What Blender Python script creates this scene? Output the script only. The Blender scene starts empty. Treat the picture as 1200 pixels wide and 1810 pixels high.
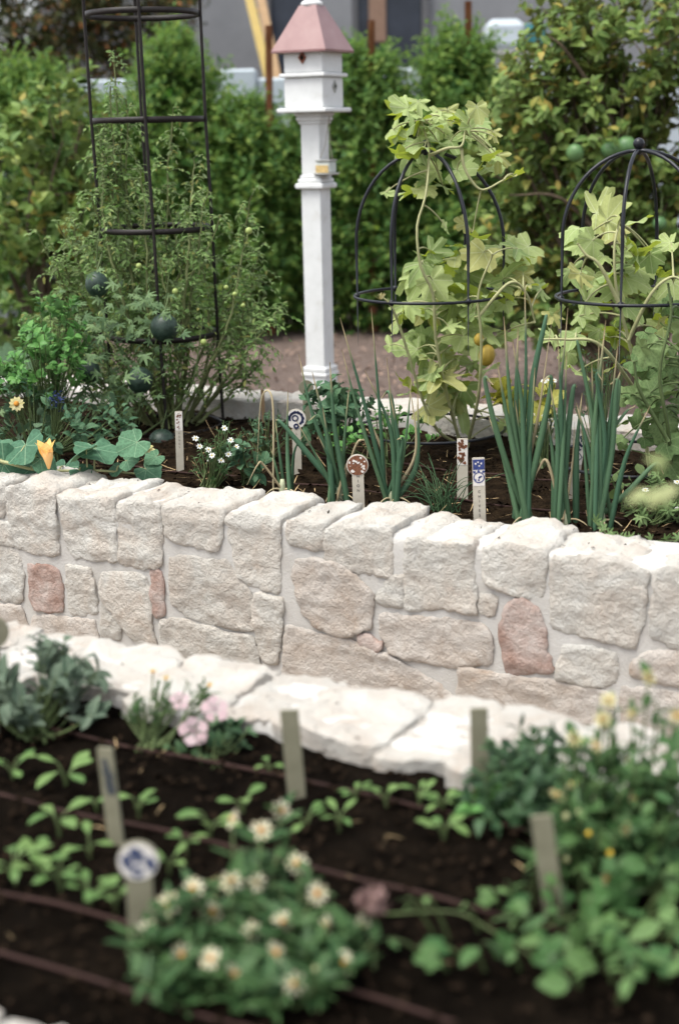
import bpy, math, random
import numpy as np
from mathutils import Vector, Matrix, noise as mnoise
from mathutils.geometry import delaunay_2d_cdt
rng = np.random.default_rng(7)
random.seed(7)
scene = bpy.context.scene
col = scene.collection
R_ = math.radians

# ------------------------------------------------------------------ camera
F = 2514.0; PITCH = R_(15.0); ROLL = R_(1.3); H = 1.6
fw = np.array([0, math.cos(PITCH), -math.sin(PITCH)]); rt = np.array([1.0, 0, 0]); up0 = np.cross(rt, fw)
CR = rt*math.cos(ROLL) - up0*math.sin(ROLL); CU = rt*math.sin(ROLL) + up0*math.cos(ROLL)
cam_d = bpy.data.cameras.new('camera'); cam = bpy.data.objects.new('camera', cam_d); col.objects.link(cam)
cam_d.sensor_fit = 'VERTICAL'; cam_d.sensor_height = 36.0; cam_d.lens = 50.0; cam_d.clip_end = 500; cam_d.clip_start = 0.05
cam.matrix_world = Matrix(((CR[0], CU[0], -fw[0], 0), (CR[1], CU[1], -fw[1], 0), (CR[2], CU[2], -fw[2], H), (0, 0, 0, 1)))
cam_d.dof.use_dof = True; cam_d.dof.focus_distance = 4.45; cam_d.dof.aperture_fstop = 2.05
scene.camera = cam

# ------------------------------------------------------------------ world, sun, exposure
SUN_EL, SUN_AZ = R_(67), R_(240)          # azimuth clockwise from +Y: behind the camera, to its left
w = bpy.data.worlds.new('World'); scene.world = w; w.use_nodes = True
nt = w.node_tree; nt.nodes.clear()
sky = nt.nodes.new('ShaderNodeTexSky'); sky.sky_type = 'NISHITA'; sky.sun_disc = False
sky.sun_elevation = SUN_EL; sky.sun_rotation = SUN_AZ; sky.dust_density = 3.0; sky.air_density = 1.0
hs = nt.nodes.new('ShaderNodeHueSaturation'); hs.inputs['Saturation'].default_value = 0.30
bg = nt.nodes.new('ShaderNodeBackground'); bg.inputs['Strength'].default_value = 0.12
wo = nt.nodes.new('ShaderNodeOutputWorld')
nt.links.new(sky.outputs[0], hs.inputs['Color']); nt.links.new(hs.outputs[0], bg.inputs[0]); nt.links.new(bg.outputs[0], wo.inputs[0])
sun_d = bpy.data.lights.new('sun', 'SUN'); sun = bpy.data.objects.new('sun', sun_d); col.objects.link(sun)
sun_d.energy = 1.3; sun_d.angle = R_(34); sun_d.color = (1.0, 0.99, 0.90)
sd = Vector((math.sin(SUN_AZ)*math.cos(SUN_EL), math.cos(SUN_AZ)*math.cos(SUN_EL), math.sin(SUN_EL)))
sun.rotation_euler = sd.to_track_quat('Z', 'Y').to_euler()
scene.view_settings.view_transform = 'Standard'; scene.view_settings.look = 'None'
scene.view_settings.exposure = 1.52; scene.view_settings.gamma = 1.0
scene.render.engine = 'CYCLES'
scene.cycles.max_bounces = 6; scene.cycles.diffuse_bounces = 3; scene.cycles.glossy_bounces = 2
scene.cycles.transmission_bounces = 4; scene.cycles.transparent_max_bounces = 4; scene.cycles.use_denoising = True

# ------------------------------------------------------------------ survey of the place (photo sightings -> metres)
ORG = np.array([0, 0, H])
def ray(px, py): return fw*F + CR*(px-600) + CU*(905-py)
def onz(px, py, z): d = ray(px, py); return ORG + d*((z-H)/d[2])
def aty(px, py, y): d = ray(px, py); return ORG + d*(y/d[1])
BD = np.array([math.cos(R_(28)), -math.sin(R_(28)), 0]); BN = np.array([math.sin(R_(28)), math.cos(R_(28)), 0])
def onwall(px, py, n): d = ray(px, py); return ORG + d*(n/(d@BN))
def UN(u, n, z=0.0): return BD*u + BN*n + np.array([0, 0, z])
def U_of(p): return float(np.asarray(p)@BD)
def N_of(p): return float(np.asarray(p)@BN)
def fbm(p, s, o=3):
    v = 0; a = 1.0
    for _ in range(o):
        v += a*mnoise.noise(Vector((p[0]*s, p[1]*s, p[2]*s))); a *= .5; s *= 2.1
    return v
def unit(v):
    v = np.asarray(v, float); return v/(np.linalg.norm(v, axis=-1, keepdims=True)+1e-9)

# ------------------------------------------------------------------ materials
def mat(name):
    m = bpy.data.materials.new(name); m.use_nodes = True
    n = m.node_tree; b = n.nodes['Principled BSDF']; return m, n, b
def L(n, a, b): n.links.new(a, b)
def nd(n, t, **k):
    x = n.nodes.new(t)
    for a, v in k.items():
        if a in x.inputs: x.inputs[a].default_value = v
        else: setattr(x, a, v)
    return x
def ramp(n, stops):
    r = n.nodes.new('ShaderNodeValToRGB'); e = r.color_ramp.elements
    while len(e) < len(stops): e.new(0.5)
    for i, (p, c) in enumerate(stops):
        e[i].position = p; e[i].color = (c[0], c[1], c[2], 1) if not isinstance(c, (int, float)) else (c, c, c, 1)
    return r
def rough_mat(name, stops, scale=8, bump=.3, bscale=60, rough=.9, coord='Object', detail=6, bdist=.01, spec=.3, rand=0.0, distort=0.0):
    m, n, b = mat(name)
    tc = nd(n, 'ShaderNodeTexCoord'); co = tc.outputs[coord]
    if rand:
        oi = nd(n, 'ShaderNodeObjectInfo'); ad = nd(n, 'ShaderNodeVectorMath', operation='ADD')
        sc = nd(n, 'ShaderNodeMath', operation='MULTIPLY'); sc.inputs[1].default_value = 37.0
        L(n, oi.outputs['Random'], sc.inputs[0]); L(n, co, ad.inputs[0]); L(n, sc.outputs[0], ad.inputs[1]); co = ad.outputs[0]
    t = nd(n, 'ShaderNodeTexNoise', Scale=scale, Detail=detail, Roughness=.6, Distortion=distort); L(n, co, t.inputs['Vector'])
    r = ramp(n, stops); L(n, t.outputs['Fac'], r.inputs[0]); cc = r.outputs[0]
    if rand:
        hv = nd(n, 'ShaderNodeHueSaturation'); mr = nd(n, 'ShaderNodeMapRange'); mr.inputs[3].default_value = 1-rand; mr.inputs[4].default_value = 1+rand
        L(n, oi.outputs['Random'], mr.inputs[0]); L(n, mr.outputs[0], hv.inputs['Value']); L(n, cc, hv.inputs['Color']); cc = hv.outputs[0]
    L(n, cc, b.inputs['Base Color'])
    b.inputs['Roughness'].default_value = rough; b.inputs['Specular IOR Level'].default_value = spec
    if bump:
        t2 = nd(n, 'ShaderNodeTexNoise', Scale=bscale, Detail=8, Roughness=.65); L(n, co, t2.inputs['Vector'])
        bp = nd(n, 'ShaderNodeBump', Strength=bump, Distance=bdist); L(n, t2.outputs['Fac'], bp.inputs['Height']); L(n, bp.outputs[0], b.inputs['Normal'])
    return m
def leaf_mat(name, c1, c2, back=None, vein=None, vk='mid', vw=.03, trans=.25, rough=.6, accent=None, accent_p=.1, spec=.16, mottle=.25):
    m, n, b = mat(name)
    oi = nd(n, 'ShaderNodeObjectInfo'); ge = nd(n, 'ShaderNodeNewGeometry')
    add = nd(n, 'ShaderNodeMath', operation='ADD'); L(n, oi.outputs['Random'], add.inputs[0]); L(n, ge.outputs['Random Per Island'], add.inputs[1])
    fr = nd(n, 'ShaderNodeMath', operation='FRACT'); L(n, add.outputs[0], fr.inputs[0])
    st = [(0.0, c1), (1.0-(accent_p if accent else 0.0), c2)]
    if accent: st = [(0.0, c1), (1-accent_p-.08, c2), (1-accent_p*.5, accent), (1.0, accent)]
    rp = ramp(n, st); L(n, fr.outputs[0], rp.inputs[0]); cc = rp.outputs[0]
    at = nd(n, 'ShaderNodeAttribute', attribute_name='leafco')
    sp = nd(n, 'ShaderNodeSeparateXYZ'); L(n, at.outputs['Vector'], sp.inputs[0])
    if mottle:
        tn = nd(n, 'ShaderNodeTexNoise', Scale=9.0, Detail=4.0); L(n, at.outputs['Vector'], tn.inputs['Vector'])
        hv = nd(n, 'ShaderNodeHueSaturation'); mr = nd(n, 'ShaderNodeMapRange'); mr.inputs[1].default_value = .3; mr.inputs[2].default_value = .7
        mr.inputs[3].default_value = 1-mottle; mr.inputs[4].default_value = 1+mottle
        L(n, tn.outputs['Fac'], mr.inputs[0]); L(n, mr.outputs[0], hv.inputs['Value']); L(n, cc, hv.inputs['Color']); cc = hv.outputs[0]
    if vein:
        if vk == 'palm':
            a = nd(n, 'ShaderNodeMath', operation='ARCTAN2'); L(n, sp.outputs[0], a.inputs[0]); L(n, sp.outputs[1], a.inputs[1])
            k = nd(n, 'ShaderNodeMath', operation='MULTIPLY'); L(n, a.outputs[0], k.inputs[0]); k.inputs[1].default_value = 3.43
            s = nd(n, 'ShaderNodeMath', operation='SINE'); L(n, k.outputs[0], s.inputs[0])
            ab = nd(n, 'ShaderNodeMath', operation='ABSOLUTE'); L(n, s.outputs[0], ab.inputs[0])
            ln = nd(n, 'ShaderNodeVectorMath', operation='LENGTH'); L(n, at.outputs['Vector'], ln.inputs[0])
            d = nd(n, 'ShaderNodeMath', operation='MULTIPLY'); L(n, ab.outputs[0], d.inputs[0]); L(n, ln.outputs['Value'], d.inputs[1]); dist = d.outputs[0]; vw2 = vw*3
        else:
            ab = nd(n, 'ShaderNodeMath', operation='ABSOLUTE'); L(n, sp.outputs[0], ab.inputs[0]); dist = ab.outputs[0]; vw2 = vw
        lt = nd(n, 'ShaderNodeMapRange'); lt.inputs[1].default_value = 0; lt.inputs[2].default_value = vw2; lt.inputs[3].default_value = .8; lt.inputs[4].default_value = 0
        L(n, dist, lt.inputs[0])
        mx = nd(n, 'ShaderNodeMix', data_type='RGBA'); L(n, lt.outputs[0], mx.inputs[0]); L(n, cc, mx.inputs[6]); mx.inputs[7].default_value = (*vein, 1); cc = mx.outputs[2]
    if back:
        mx = nd(n, 'ShaderNodeMix', data_type='RGBA'); L(n, ge.outputs['Backfacing'], mx.inputs[0]); L(n, cc, mx.inputs[6])
        mb = nd(n, 'ShaderNodeMix', data_type='RGBA'); mb.inputs[0].default_value = .75; L(n, cc, mb.inputs[6]); mb.inputs[7].default_value = (*back, 1)
        L(n, mb.outputs[2], mx.inputs[7]); cc = mx.outputs[2]
    L(n, cc, b.inputs['Base Color']); b.inputs['Roughness'].default_value = rough; b.inputs['Specular IOR Level'].default_value = spec
    if trans:
        tr = nd(n, 'ShaderNodeBsdfTranslucent'); g = nd(n, 'ShaderNodeHueSaturation', Value=1.5, Saturation=1.15); L(n, cc, g.inputs['Color']); L(n, g.outputs[0], tr.inputs[0])
        ms = nd(n, 'ShaderNodeMixShader'); ms.inputs[0].default_value = trans
        L(n, b.outputs[0], ms.inputs[1]); L(n, tr.outputs[0], ms.inputs[2]); L(n, ms.outputs[0], n.nodes['Material Output'].inputs[0])
    return m
def onion_mat():
    m = leaf_mat('onion_leaf', (.045, .098, .056), (.080, .140, .072), trans=0, rough=.5, mottle=0); n = m.node_tree; b = n.nodes['Principled BSDF']
    src = b.inputs['Base Color'].links[0].from_socket; at = nd(n, 'ShaderNodeAttribute', attribute_name='leafco'); sp = nd(n, 'ShaderNodeSeparateXYZ'); L(n, at.outputs['Vector'], sp.inputs[0])
    r = ramp(n, [(0.0, 0.75), (.16, 0.0), (.84, 0.0), (.96, 1.0)]); L(n, sp.outputs[1], r.inputs[0])
    c2 = ramp(n, [(.3, (.26, .30, .16)), (.7, (.42, .33, .19))]); L(n, sp.outputs[1], c2.inputs[0])
    mx = nd(n, 'ShaderNodeMix', data_type='RGBA'); L(n, r.outputs[0], mx.inputs[0]); L(n, src, mx.inputs[6]); L(n, c2.outputs[0], mx.inputs[7]); L(n, mx.outputs[2], b.inputs['Base Color']); return m
def plain(name, c, rough=.5, metal=0, var=.12, scale=20, spec=.25, bump=.0):
    return rough_mat(name, [(.3, tuple(x*(1-var) for x in c)), (.7, tuple(min(1, x*(1+var)) for x in c))], scale=scale, bump=bump, rough=rough, spec=spec)

STONE = rough_mat('limestone', [(.22, (.375, .30, .245)), (.36, (.45, .40, .35)), (.55, (.48, .455, .415)), (.8, (.51, .498, .47))], scale=8, bump=1.0, bscale=70, rough=.95, rand=.06, bdist=.014, spec=.1, distort=.9)
STONE_RED = rough_mat('red_limestone', [(.3, (.25, .155, .12)), (.45, (.34, .245, .21)), (.58, (.41, .33, .295)), (.75, (.47, .415, .385))], scale=14, bump=.9, bscale=95, rough=.95, rand=.05, bdist=.011, spec=.1)
STONE_TAN = rough_mat('tan_limestone', [(.22, (.31, .225, .165)), (.36, (.395, .335, .285)), (.55, (.455, .41, .37)), (.8, (.49, .465, .435))], scale=11, bump=.9, bscale=95, rough=.95, rand=.05, bdist=.011, spec=.1, distort=.5)
MORTAR = rough_mat('pale_mortar', [(.3, (.40, .375, .345)), (.5, (.45, .43, .405)), (.75, (.485, .47, .45))], scale=10, bump=.6, bscale=130, rough=.95, bdist=.005, spec=.1)
SOIL = rough_mat('dark_soil', [(.3, (.003, .0022, .0015)), (.5, (.007, .005, .0034)), (.78, (.017, .012, .008))], scale=14, bump=1.0, bscale=80, rough=1.0, bdist=.025, spec=.02, distort=.6)
SOIL2 = rough_mat('brown_soil', [(.3, (0.0068, 0.00467, 0.0028)), (.5, (0.017, 0.011, 0.0064)), (.75, (0.0391, 0.0255, 0.0144))], scale=20, bump=1.0, bscale=80, rough=1.0, bdist=.02, spec=.03)
MULCH = rough_mat('pink_brown_mulch', [(.3, (0.08, 0.0544, 0.044)), (.5, (0.152, 0.112, 0.096)), (.7, (0.216, 0.168, 0.144))], scale=30, bump=1.0, bscale=60, rough=.95, bdist=.03, spec=.2)
GRASS_G = rough_mat('lawn_green', [(.3, (.03, .06, .03)), (.7, (.06, .11, .05))], scale=40, bump=.8, bscale=100, rough=.9)
PATH = rough_mat('path_gravel', [(.3, (.30, .25, .20)), (.7, (.44, .38, .32))], scale=60, bump=.8, bscale=120, rough=.95)
STRAW = plain('straw', (.42, .30, .16), .8, var=.35, scale=60)
CHIP = plain('mulch_chip', (.26, .18, .14), .9, var=.4, scale=40)
CLOD = plain('soil_clod', (.014, .0095, .0065), 1.0, var=.4, scale=60, spec=0)
DRIP = plain('brown_tubing', (.028, .012, .009), .8)
IRON = plain('dark_iron', (.013, .010, .009), .5, var=.3, scale=40, bump=.2)
BLACK = plain('black_rod', (.012, .013, .017), .32, var=.2)
WHITE = rough_mat('white_paint', [(.22, (.50, .49, .46)), (.42, (.60, .605, .60)), (.7, (.66, .665, .66))], scale=11, bump=.3, bscale=45, rough=.55, bdist=.004, spec=.3, distort=.5)
ROOFP = rough_mat('dusty_red_roof_paint', [(.25, (.175, .085, .085)), (.5, (.215, .110, .108)), (.75, (.25, .145, .14))], scale=9, bump=.15, bscale=60, rough=.32, bdist=.003, spec=.5, distort=.4)
BROWNT = plain('brown_trim', (.20, .07, .04), .6)
DARK = plain('dark_hole', (.006, .005, .004), .9)
GREYT = plain('grey_trim', (.32, .32, .30), .6)
GLASS = plain('feeder_glass', (.5, .53, .5), .15)
SEED = plain('bird_seed', (.50, .36, .16), .8, var=.4, scale=120)
WIRE = plain('wire', (.28, .25, .2), .5)
REDPOST = rough_mat('rust_red_wood', [(.3, (.20, .07, .035)), (.7, (.34, .14, .07))], scale=12, bump=.3, bscale=50)
GWALL = rough_mat('white_stucco', [(.3, (0.377, 0.421, 0.458)), (.7, (0.443, 0.49, 0.528))], scale=3, bump=.4, bscale=60)
STUCCO = rough_mat('grey_stucco', [(.3, (.175, .180, .190)), (.7, (.22, .225, .235))], scale=2, bump=.4, bscale=50)
WINDOW = plain('dark_window', (.025, .030, .042), .12, var=.5, scale=1.2)
FRAMEM = plain('window_frame', (.10, .10, .105), .5)
YELLOW = plain('yellow_paint', (.38, .27, .07), .5)
TANWOOD = plain('tan_wood', (.34, .22, .12), .7)
CERAM = rough_mat('beige_ceramic', [(.3, (0.377, 0.336, 0.272)), (.7, (0.476, 0.435, 0.36))], scale=30, bump=.2, bscale=120, rough=.6, bdist=.002)
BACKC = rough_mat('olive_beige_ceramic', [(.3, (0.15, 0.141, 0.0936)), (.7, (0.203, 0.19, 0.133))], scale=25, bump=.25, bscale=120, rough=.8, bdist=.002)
INK = plain('dark_ink', (.03, .03, .035), .7)
BLUE = plain('cobalt_blue_glaze', (.035, .05, .16), .35, var=.35, scale=120)
BLUEBLK = plain('inky_blue_glaze', (.025, .03, .07), .4, var=.4, scale=120)
CREAMG = plain('cream_glaze', (.62, .58, .54), .4)
BRNG = plain('brown_glaze', (.16, .065, .035), .4, var=.4, scale=150)
STEMG = plain('green_stem', (.075, .105, .038), .6, var=.3)
STEMP = plain('pale_stem', (.30, .30, .15), .6, var=.25)
STEMT = plain('tomato_stem', (.15, .17, .07), .7, var=.35)
STEMB = plain('brown_stem', (.14, .10, .05), .8, var=.3)
WOOD = plain('grey_bark', (.10, .075, .05), .9, var=.4, scale=25, bump=.5)

M_HEDGE = leaf_mat('hedge_leaf', (.040, .105, .026), (.125, .215, .050), back=(.14, .21, .07), trans=.40, rough=.5, accent=(.22, .30, .07), accent_p=.16, mottle=0)
M_CITRUS = leaf_mat('citrus_leaf', (.065, .125, .030), (.165, .235, .055), back=(.15, .17, .06), vein=(.20, .22, .08), vw=.04, trans=.22, rough=.5, accent=(.32, .25, .06), accent_p=.05)
M_LSHRUB = leaf_mat('yellowish_shrub_leaf', (.060, .125, .032), (.165, .245, .06), back=(.15, .2, .07), vein=(.2, .26, .1), vw=.04, trans=.25, rough=.5, accent=(.30, .25, .06), accent_p=.12)
M_BROWN = leaf_mat('olive_brown_leaf', (.035, .045, .018), (.085, .095, .035), trans=.2, rough=.7, accent=(.36, .16, .06), accent_p=.10, mottle=0)
M_MELON = leaf_mat('melon_leaf', (.21, .285, .11), (.335, .40, .165), back=(.32, .38, .06), vein=(.46, .49, .30), vk='palm', vw=.022, trans=.30, rough=.65, accent=(.33, .33, .13), accent_p=.12, spec=.14, mottle=.10)
M_CUKE = leaf_mat('cucumber_leaf', (.09, .15, .055), (.15, .21, .085), back=(.17, .22, .09), vein=(.22, .27, .13), vk='palm', vw=.018, trans=.25, rough=.65, spec=.14)
M_SQUASH = leaf_mat('squash_leaf', (.050, .120, .072), (.085, .175, .098), back=(.12, .18, .10), vein=(.22, .32, .20), vk='palm', vw=.02, trans=.15, rough=.65, spec=.14)
M_WMELON = leaf_mat('watermelon_leaf', (.070, .125, .055), (.13, .195, .085), back=(.13, .18, .12), vein=(.16, .2, .14), vk='palm', vw=.02, trans=.2, rough=.65, spec=.14)
M_TOM = leaf_mat('tomato_leaf', (.115, .205, .060), (.225, .32, .12), back=(.22, .27, .15), trans=.35, rough=.6, accent=(.22, .22, .07), accent_p=.1, mottle=0)
M_BASIL = leaf_mat('bright_herb_leaf', (.065, .175, .045), (.13, .28, .075), back=(.14, .24, .10), vein=(.12, .22, .07), vw=.03, trans=.25, rough=.4)
M_KALE = leaf_mat('kale_leaf', (.035, .085, .045), (.065, .13, .065), back=(.1, .15, .09), vein=(.13, .19, .1), vw=.03, trans=.15, rough=.6)
M_ZIN = leaf_mat('zinnia_leaf', (.020, .055, .020), (.046, .096, .032), back=(.10, .16, .07), vein=(.1, .16, .06), vw=.04, trans=.22, rough=.5)
M_SAGE = leaf_mat('sage_leaf', (.048, .078, .050), (.10, .135, .092), back=(.15, .18, .14), vein=(.16, .19, .14), vw=.04, trans=.12, rough=.75, spec=.2)
M_DKG = leaf_mat('dark_herb_leaf', (.020, .052, .022), (.045, .088, .036), back=(.07, .11, .07), vein=(.07, .11, .06), vw=.04, trans=.12, rough=.5)
M_SEEDL = leaf_mat('seedling_leaf', (.07, .15, .04), (.15, .24, .075), back=(.19, .26, .12), vein=(.2, .28, .12), vw=.04, trans=.3, rough=.5)
M_BEAN = leaf_mat('trailing_vine_leaf', (.030, .085, .024), (.105, .180, .060), back=(.15, .21, .12), vein=(.17, .23, .13), vk='palm', vw=.015, trans=.2, rough=.55)
M_ONION = onion_mat()
M_ONDRY = leaf_mat('dry_onion_leaf', (.34, .27, .16), (.42, .35, .22), trans=.1, rough=.8, mottle=0)
M_CHIVE = leaf_mat('chive_leaf', (.035, .075, .035), (.06, .11, .05), trans=0, rough=.5, mottle=0)
M_PETAL_C = leaf_mat('cream_petal', (.47, .43, .28), (.55, .515, .39), trans=.25, rough=.6, mottle=.1)
M_PETAL_Y = leaf_mat('pale_yellow_petal', (.44, .39, .17), (.51, .465, .27), trans=.25, rough=.6, mottle=.1)
M_PETAL_W = leaf_mat('white_petal', (.56, .57, .54), (.62, .63, .60), trans=.2, rough=.6, mottle=0)
M_PETAL_P = leaf_mat('pale_pink_petal', (.52, .37, .39), (.58, .45, .465), trans=.25, rough=.6, mottle=.1)
M_PETAL_O = leaf_mat('apricot_petal', (.80, .52, .18), (.86, .62, .30), trans=.3, rough=.6, mottle=.15)
M_DRYPINK = leaf_mat('dried_pink_petal', (.17, .105, .10), (.27, .175, .155), trans=.1, rough=.8, mottle=.2)
CENTRE = plain('orange_brown_centre', (.40, .17, .025), .8, var=.4, scale=150)
CENTREY = plain('yellow_centre', (.62, .40, .04), .8, var=.3, scale=150)
MELON = rough_mat('dark_green_melon_rind', [(.35, (.009, .021, .014)), (.6, (.026, .048, .034))], scale=70, bump=.15, bscale=60, rough=.45, bdist=.003, spec=.4)
YMELON = rough_mat('striped_yellow_melon_rind', [(.35, (.27, .18, .03)), (.6, (.38, .27, .045))], scale=20, bump=.2, bscale=60, rough=.5, bdist=.003)
LIME = rough_mat('green_citrus_peel', [(.35, (.06, .13, .05)), (.6, (.10, .19, .07))], scale=15, bump=.2, bscale=200, rough=.4, bdist=.002)
TOMG = plain('green_tomato_skin', (.26, .32, .10), .3)

# ------------------------------------------------------------------ mesh builder
class MB:
    def __init__(s): s.v = []; s.l = []; s.c = []; s.a = []; s.mi = []; s.n = 0; s.smooth = True
    def add(s, v, faces, a=None, mi=0):
        v = np.asarray(v, float).reshape(-1, 3)
        if isinstance(faces, np.ndarray):
            s.l.append((faces+s.n).ravel()); s.c.append(np.full(len(faces), faces.shape[1])); k = len(faces)
        else:
            s.l.append(np.array([i+s.n for f in faces for i in f], dtype=int)); s.c.append(np.array([len(f) for f in faces], dtype=int)); k = len(faces)
        s.mi.append(np.full(k, mi)); s.v.append(v); s.a.append(np.zeros_like(v) if a is None else np.asarray(a, float).reshape(-1, 3)); s.n += len(v)
        return s
    def mesh(s, name, mats, org=(0, 0, 0)):
        me = bpy.data.meshes.new(name)
        if s.n:
            v = np.concatenate(s.v) - np.asarray(org); l = np.concatenate(s.l); c = np.concatenate(s.c)
            me.vertices.add(len(v)); me.vertices.foreach_set('co', v.astype(np.float32).ravel())
            me.loops.add(len(l)); me.loops.foreach_set('vertex_index', l.astype(np.int32))
            me.polygons.add(len(c)); st = np.concatenate([[0], np.cumsum(c)[:-1]])
            me.polygons.foreach_set('loop_start', st.astype(np.int32)); me.polygons.foreach_set('loop_total', c.astype(np.int32))
            me.polygons.foreach_set('material_index', np.concatenate(s.mi).astype(np.int32))
            me.update(calc_edges=True)
            at = me.attributes.new('leafco', 'FLOAT_VECTOR', 'POINT'); at.data.foreach_set('vector', np.concatenate(s.a).astype(np.float32).ravel())
            me.polygons.foreach_set('use_smooth', np.full(len(c), bool(s.smooth)))
            me.validate()
        for m in (mats if isinstance(mats, (list, tuple)) else [mats]): me.materials.append(m)
        return me
    def obj(s, name, mats, parent=None, kind=None):
        root = parent; 
        while root is not None and root.parent is not None: root = root.parent
        org = np.array(root.location) if root is not None else np.zeros(3)
        if root is None and s.n:
            allv = np.concatenate(s.v); org = np.array([(allv[:, 0].min()+allv[:, 0].max())/2, (allv[:, 1].min()+allv[:, 1].max())/2, allv[:, 2].min()])
        o = bpy.data.objects.new(name, s.mesh(name, mats, org)); col.objects.link(o)
        if root is None: o.location = org
        else: o.parent = parent
        if kind: o['kind'] = kind
        return o
    # ---- shapes
    def tube(s, pts, rad, seg=6, cap=True, mi=0):
        P = np.asarray(pts, float); n = len(P); rad = np.broadcast_to(np.asarray(rad, float), (n,))
        T = np.gradient(P, axis=0); T = unit(T)
        ref = np.array([0, 0, 1.0]) if abs(T[:, 2]).mean() < .8 else np.array([1.0, .3, 0])
        A = unit(np.cross(T, ref)); B = np.cross(T, A)
        an = np.arange(seg)*2*math.pi/seg
        ring = (A[:, None]*np.cos(an)[None, :, None] + B[:, None]*np.sin(an)[None, :, None])*rad[:, None, None] + P[:, None]
        v = ring.reshape(-1, 3); f = []
        i = np.arange(n-1)[:, None]; j = np.arange(seg)[None]; j2 = (j+1) % seg
        q = np.stack([i*seg+j, i*seg+j2, (i+1)*seg+j2, (i+1)*seg+j], -1).reshape(-1, 4)
        t = np.repeat(np.linspace(0, 1, n), seg); a = np.stack([np.full_like(t, .3), t, t*0], -1)
        s.add(v, q, a, mi)
        if cap: s.l.append(np.arange(seg)+s.n-len(v)); s.c.append(np.array([seg])); s.mi.append(np.array([mi])); s.l.append((np.arange(seg)[::-1])+s.n-seg); s.c.append(np.array([seg])); s.mi.append(np.array([mi]))
        return s
    def box(s, c, sx, sy, sz, rot=0.0, mi=0, bev=0.0):
        c = np.asarray(c, float); hx, hy, hz = sx/2, sy/2, sz/2; s.smooth = False
        if bev <= 0:
            v = np.array([[x, y, z] for z in (-hz, hz) for x, y in ((-hx, -hy), (hx, -hy), (hx, hy), (-hx, hy))])
            f = [(3, 2, 1, 0), (4, 5, 6, 7), (0, 1, 5, 4), (1, 2, 6, 5), (2, 3, 7, 6), (3, 0, 4, 7)]
        else:
            b = min(bev, hx*.9, hy*.9, hz*.45); lev = [(-hz, b), (-hz+b, 0), (hz-b, 0), (hz, b)]; v = []
            for z, i in lev:
                x, y, k = hx-i, hy-i, b*.6
                v += [(-x+k, -y, z), (x-k, -y, z), (x, -y+k, z), (x, y-k, z), (x-k, y, z), (-x+k, y, z), (-x, y-k, z), (-x, -y+k, z)]
            v = np.array(v); f = [tuple(range(7, -1, -1)), tuple(range(24, 32))]
            for r in range(3): f += [(r*8+j, r*8+(j+1) % 8, r*8+8+(j+1) % 8, r*8+8+j) for j in range(8)]
        ca, sa = math.cos(rot), math.sin(rot); v = v @ np.array([[ca, sa, 0], [-sa, ca, 0], [0, 0, 1]])
        return s.add(v+c, f, None, mi)
    def lathe(s, c, prof, seg=20, axis=None, mi=0, wob=None):
        c = np.asarray(c, float); n = len(prof); an = np.arange(seg)*2*math.pi/seg
        v = np.array([[r*math.cos(t)*(wob(t, z) if wob else 1), r*math.sin(t)*(wob(t, z) if wob else 1), z] for r, z in prof for t in an])
        if axis is not None:
            z = unit(axis); x = unit(np.cross(z, [0.31, .95, .1])); y = np.cross(z, x); v = v @ np.array([x, y, z])
        f = [(i*seg+j, i*seg+(j+1) % seg, (i+1)*seg+(j+1) % seg, (i+1)*seg+j) for i in range(n-1) for j in range(seg)]
        f += [tuple(range(seg-1, -1, -1)), tuple((n-1)*seg+j for j in range(seg))]
        return s.add(v+c, f, None, mi)
    def sphere(s, c, r, seg=14, sq=1.0, axis=None, mi=0, wob=None):
        k = seg//2+1; return s.lathe(c, [(max(1e-4, r*math.sin(math.pi*i/k)), -r*sq*math.cos(math.pi*i/k)) for i in range(k+1)], seg, axis, mi, wob)
    def prism(s, outline, org, X, Y, Z, d0, d1, mi=0):   # 2D outline in the X,Y frame, from depth d0 to d1 along Z
        o = np.asarray(outline, float); n = len(o); X, Y, Z = map(np.asarray, (X, Y, Z))
        a = org + o[:, :1]*X + o[:, 1:]*Y
        v = np.concatenate([a+Z*d0, a+Z*d1]); f = [tuple(range(n-1, -1, -1)), tuple(range(n, 2*n))]
        f += [(i, (i+1) % n, n+(i+1) % n, n+i) for i in range(n)]
        return s.add(v, f, None, mi)

def empty(name, loc, label, cat, group=None):
    o = bpy.data.objects.new(name, None); o.empty_display_size = .05; o.location = tuple(loc); col.objects.link(o)
    return tag(o, label, cat, group)
def tag(o, label, cat, group=None):
    o['label'] = label; o['category'] = cat
    if group: o['group'] = group
    return o
def struct(o): o['kind'] = 'structure'; return o

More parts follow.
